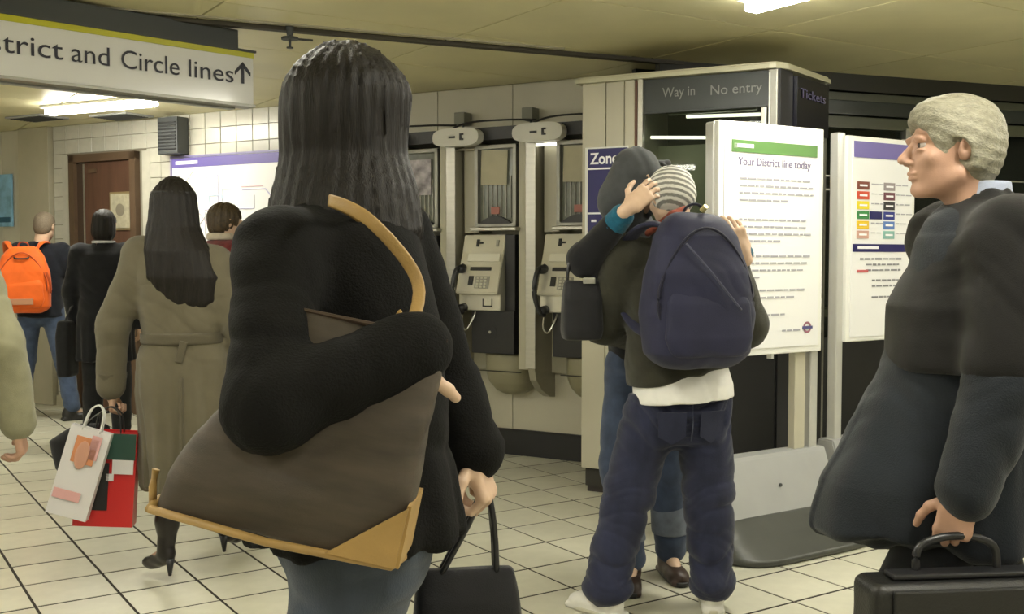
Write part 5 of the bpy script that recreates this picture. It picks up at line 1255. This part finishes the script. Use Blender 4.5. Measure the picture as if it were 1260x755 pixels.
# ---------------------------------------------------------------- 6 person cut off by the left edge
p6 = P('person', 'person in a beige coat whose sleeve and hand enter at the left edge', -1.865, 3.30, 8, 1.72, elR=(.285, .0, 1.13), wrR=(.305, .04, .865))
body(p6, SKINR, face=False, hh=.008, hr=.004, hands=('rest', dict(d=(.02, .25, -.9), palm=(-.9, -.2, 0), thumb=(0, 1, .2), curl=(.7, .7, .5))))
jacket(p6, fabric('light_khaki', (.21, .20, .125), noise=.1), [(.55, 0, 0, .20, .17), (.95, 0, 0, .19, .15), (1.1, 0, 0, .18, .14), (1.3, 0, 0, .19, .14), (1.42, 0, 0, .15, .11)], name='coat', amp=.006, seed=12, h=.008, r=(.072, .062, .056))
trousers(p6, fabric('grey_trousers', (.03, .03, .035)), h=.010, seed=5); shoes(p6, BLACKP, h=.009)
F = Field(.008); hair_cap(p6, F, 1.1); fobj('short_hair', F, HAIRB, p6.root)

# ---------------------------------------------------------------- 9 grey-haired man walking to the left
p9 = P('person', 'grey-haired man in a dark navy coat walking left, carrying the briefcase', 1.10, 2.56, 84, 1.80, nod=.02, headyaw=3,
       head=(-.050, 0, 1.655), neck=(.025, 0, 1.50), shL=(.02, -.185, 1.44), shR=(.02, .185, 1.44), elL=(-.03, -.265, 1.13), wrL=(-.125, -.275, .885), elR=(.15, .26, 1.17), wrR=(.05, .30, .95),
       knL=(-.20, -.10, .52), anL=(-.22, -.10, .10), knR=(.12, .09, .50), anR=(.36, .09, .14))
body(p9, SKINR, face=True, hh=.0042, hr=.0034, hands=(dict(d=(-.25, -.05, -.95), palm=(.45, .9, -.1), thumb=(-.9, .3, 0), curl=(.95, 1.05, .8)), 'rest'))
COAT = fabric('navy_grey_wool', (0.014, 0.0175, 0.023), noise=.18, nscale=9, bump=.4, bscale=300)
def flare9(F):
    F.add(loft([(.74, -.14, -.02, .22, .20), (.86, -.145, -.01, .19, .19), (1.0, -.10, 0, .17, .17), (1.18, -.04, 0, .14, .15)], None, (0, 0, 0), cap=.02), .05)
jacket(p9, COAT, [(.72, 0, -.02, .22, .28), (.90, 0, -.01, .215, .245), (1.10, 0, 0, .20, .19), (1.28, 0, 0, .205, .165), (1.42, 0, 0, .15, .12)], name='coat', amp=.016, r=(.088, .082, .066), seed=1.1, fold=[drape(.014, 6, p9.J['pelvis'], 1.15, .72, 2)], extra=flare9, collar=False, stop=(.93, .93), h=.007)
F = Field(.009)     # black jacket over the shoulders and chest
F.add(loft(p9.torso_rings([(1.13, 0, 0, .222, .195), (1.28, 0, 0, .215, .180), (1.42, 0, 0, .17, .13)]), p9.yaw, pw=2.3, cap=.015), 0).add(seg(p9.J['shL'], p9.J['shR'], .088), .07).add(seg(p9.J['shL'], p9.J['elL'] + (0, 0, .03), .096, .092), .05).add(seg(p9.J['shR'], p9.J['elR'] + (0, 0, .03), .096, .092), .05).add(seg(p9.J['chest'] + (0, 0, .12), p9.J['neck'] + (0, 0, .01), .11, .075), .06)
F.sub(rbox((0, 0, 1.03), (.6, .6, .105), .001, (0, 0, 0)), .01); F.noise(creases(.014, 20, 3, (.4, .2, 1))); F.noise(lump(.005, 3)); F.noise(jfold(p9.J['shL'] + (0, -.03, -.12), (.4, 0, 1), .012, 50, .12, 2)); F.sub(loft([(.02, 0, .01, .060, .064), (.10, 0, .01, .066, .07)], p9.yaw, p9.J['neck'], cap=.002), .006); fobj('black_cape', F, fabric('soft_black_wool', (.008, .0075, .007), noise=.2, nscale=9), p9.root)
F = Field(.005); F.add(loft([(.035, 0, .005, .070, .074), (.078, 0, .005, .066, .070)], p9.yaw, p9.J['neck'], cap=.006), 0); F.sub(loft([(.06, 0, .005, .056, .06), (.2, 0, .005, .056, .06)], p9.yaw, p9.J['neck'], cap=.002), .002); fobj('shirt_collar', F, fabric('pale_blue_shirt', (.36, .40, .52), noise=.05), p9.root)
trousers(p9, fabric('charcoal_trousers', (.014, .015, .018)), seed=7, h=.008); shoes(p9, mat('black_leather', (0.012, 0.011, 0.010), 0.35), h=.007)
F = Field(.0036); hair_cap(p9, F, 1.14, R=1); F.add(ell(p9.hp((0, .045, .075)), (.066, .045, .040), p9.HM), .03)
for sx in (-1, 1): F.add(ell(p9.hp((sx * .076, -.032, .0)), (.018, .042, .055), p9.HM), .02)
F.sub(ell(p9.hp((0, .125, -.03)), (.075, .072, .085), p9.HM), .01)
for sx in (-1, 1): F.sub(ell(p9.hp((sx * .082, .012, -.025)), (.02, .030, .045), p9.HM), .008)
c9 = p9.J['head']
def comb9(X, Y, Z):
    x, y, z = X - c9[0], Y - c9[1], Z - c9[2]
    q = 260 * (z + .55 * x) + 5 * np.sin(14 * x + 3) + 2.5 * np.sin(40 * y + 18 * z); q2 = 150 * (z * .8 - .3 * x + .3 * y) + 4 * np.sin(22 * y)
    return .0009 * np.sin(q) + .0004 * np.sin(q2) + .0010 * np.sin(60 * x + 45 * z + 2 * np.sin(30 * y))
F.noise(comb9)
fobj('grey_hair', F, HAIRG, p9.root)
# briefcase
bc = empty('briefcase', (1.02, 2.27, .385), math.radians(6), 'black briefcase held by the grey-haired man', 'briefcase')
LTH = mat('briefcase_leather', (0.010, 0.010, 0.010), 0.4, noise=.3, nscale=10, bump=.3, bscale=220)
F = Field(.008); F.add(rbox((0, 0, .165), (.275, .062, .165), .025), 0); F.noise(creases(.003, 14, 2)); b_ = fobj('case_body', F, LTH, bc)
bm = BM(); box(bm, (0, -.064, .235), (.47, .012, .17), bev=.005); obj('flap', bm, LTH, bc)
bm = BM(); box(bm, (0, -.010, .338), (.44, .05, .012), bev=.004); obj('top_rail', bm, BLACKP, bc)
bm = BM(); tube(bm, spline([(-.155, 0, .335), (-.150, 0, .39), (-.10, 0, .412), (-.03, 0, .412), (.02, 0, .39), (.03, 0, .335)]), .009, 8); obj('handle', bm, BLACKP, bc, True)
for x in (-.13, .13):
    bm = BM(); box(bm, (x, -.072, .16), (.03, .008, .035), bev=.003); obj('clasp', bm, STEELD, bc)
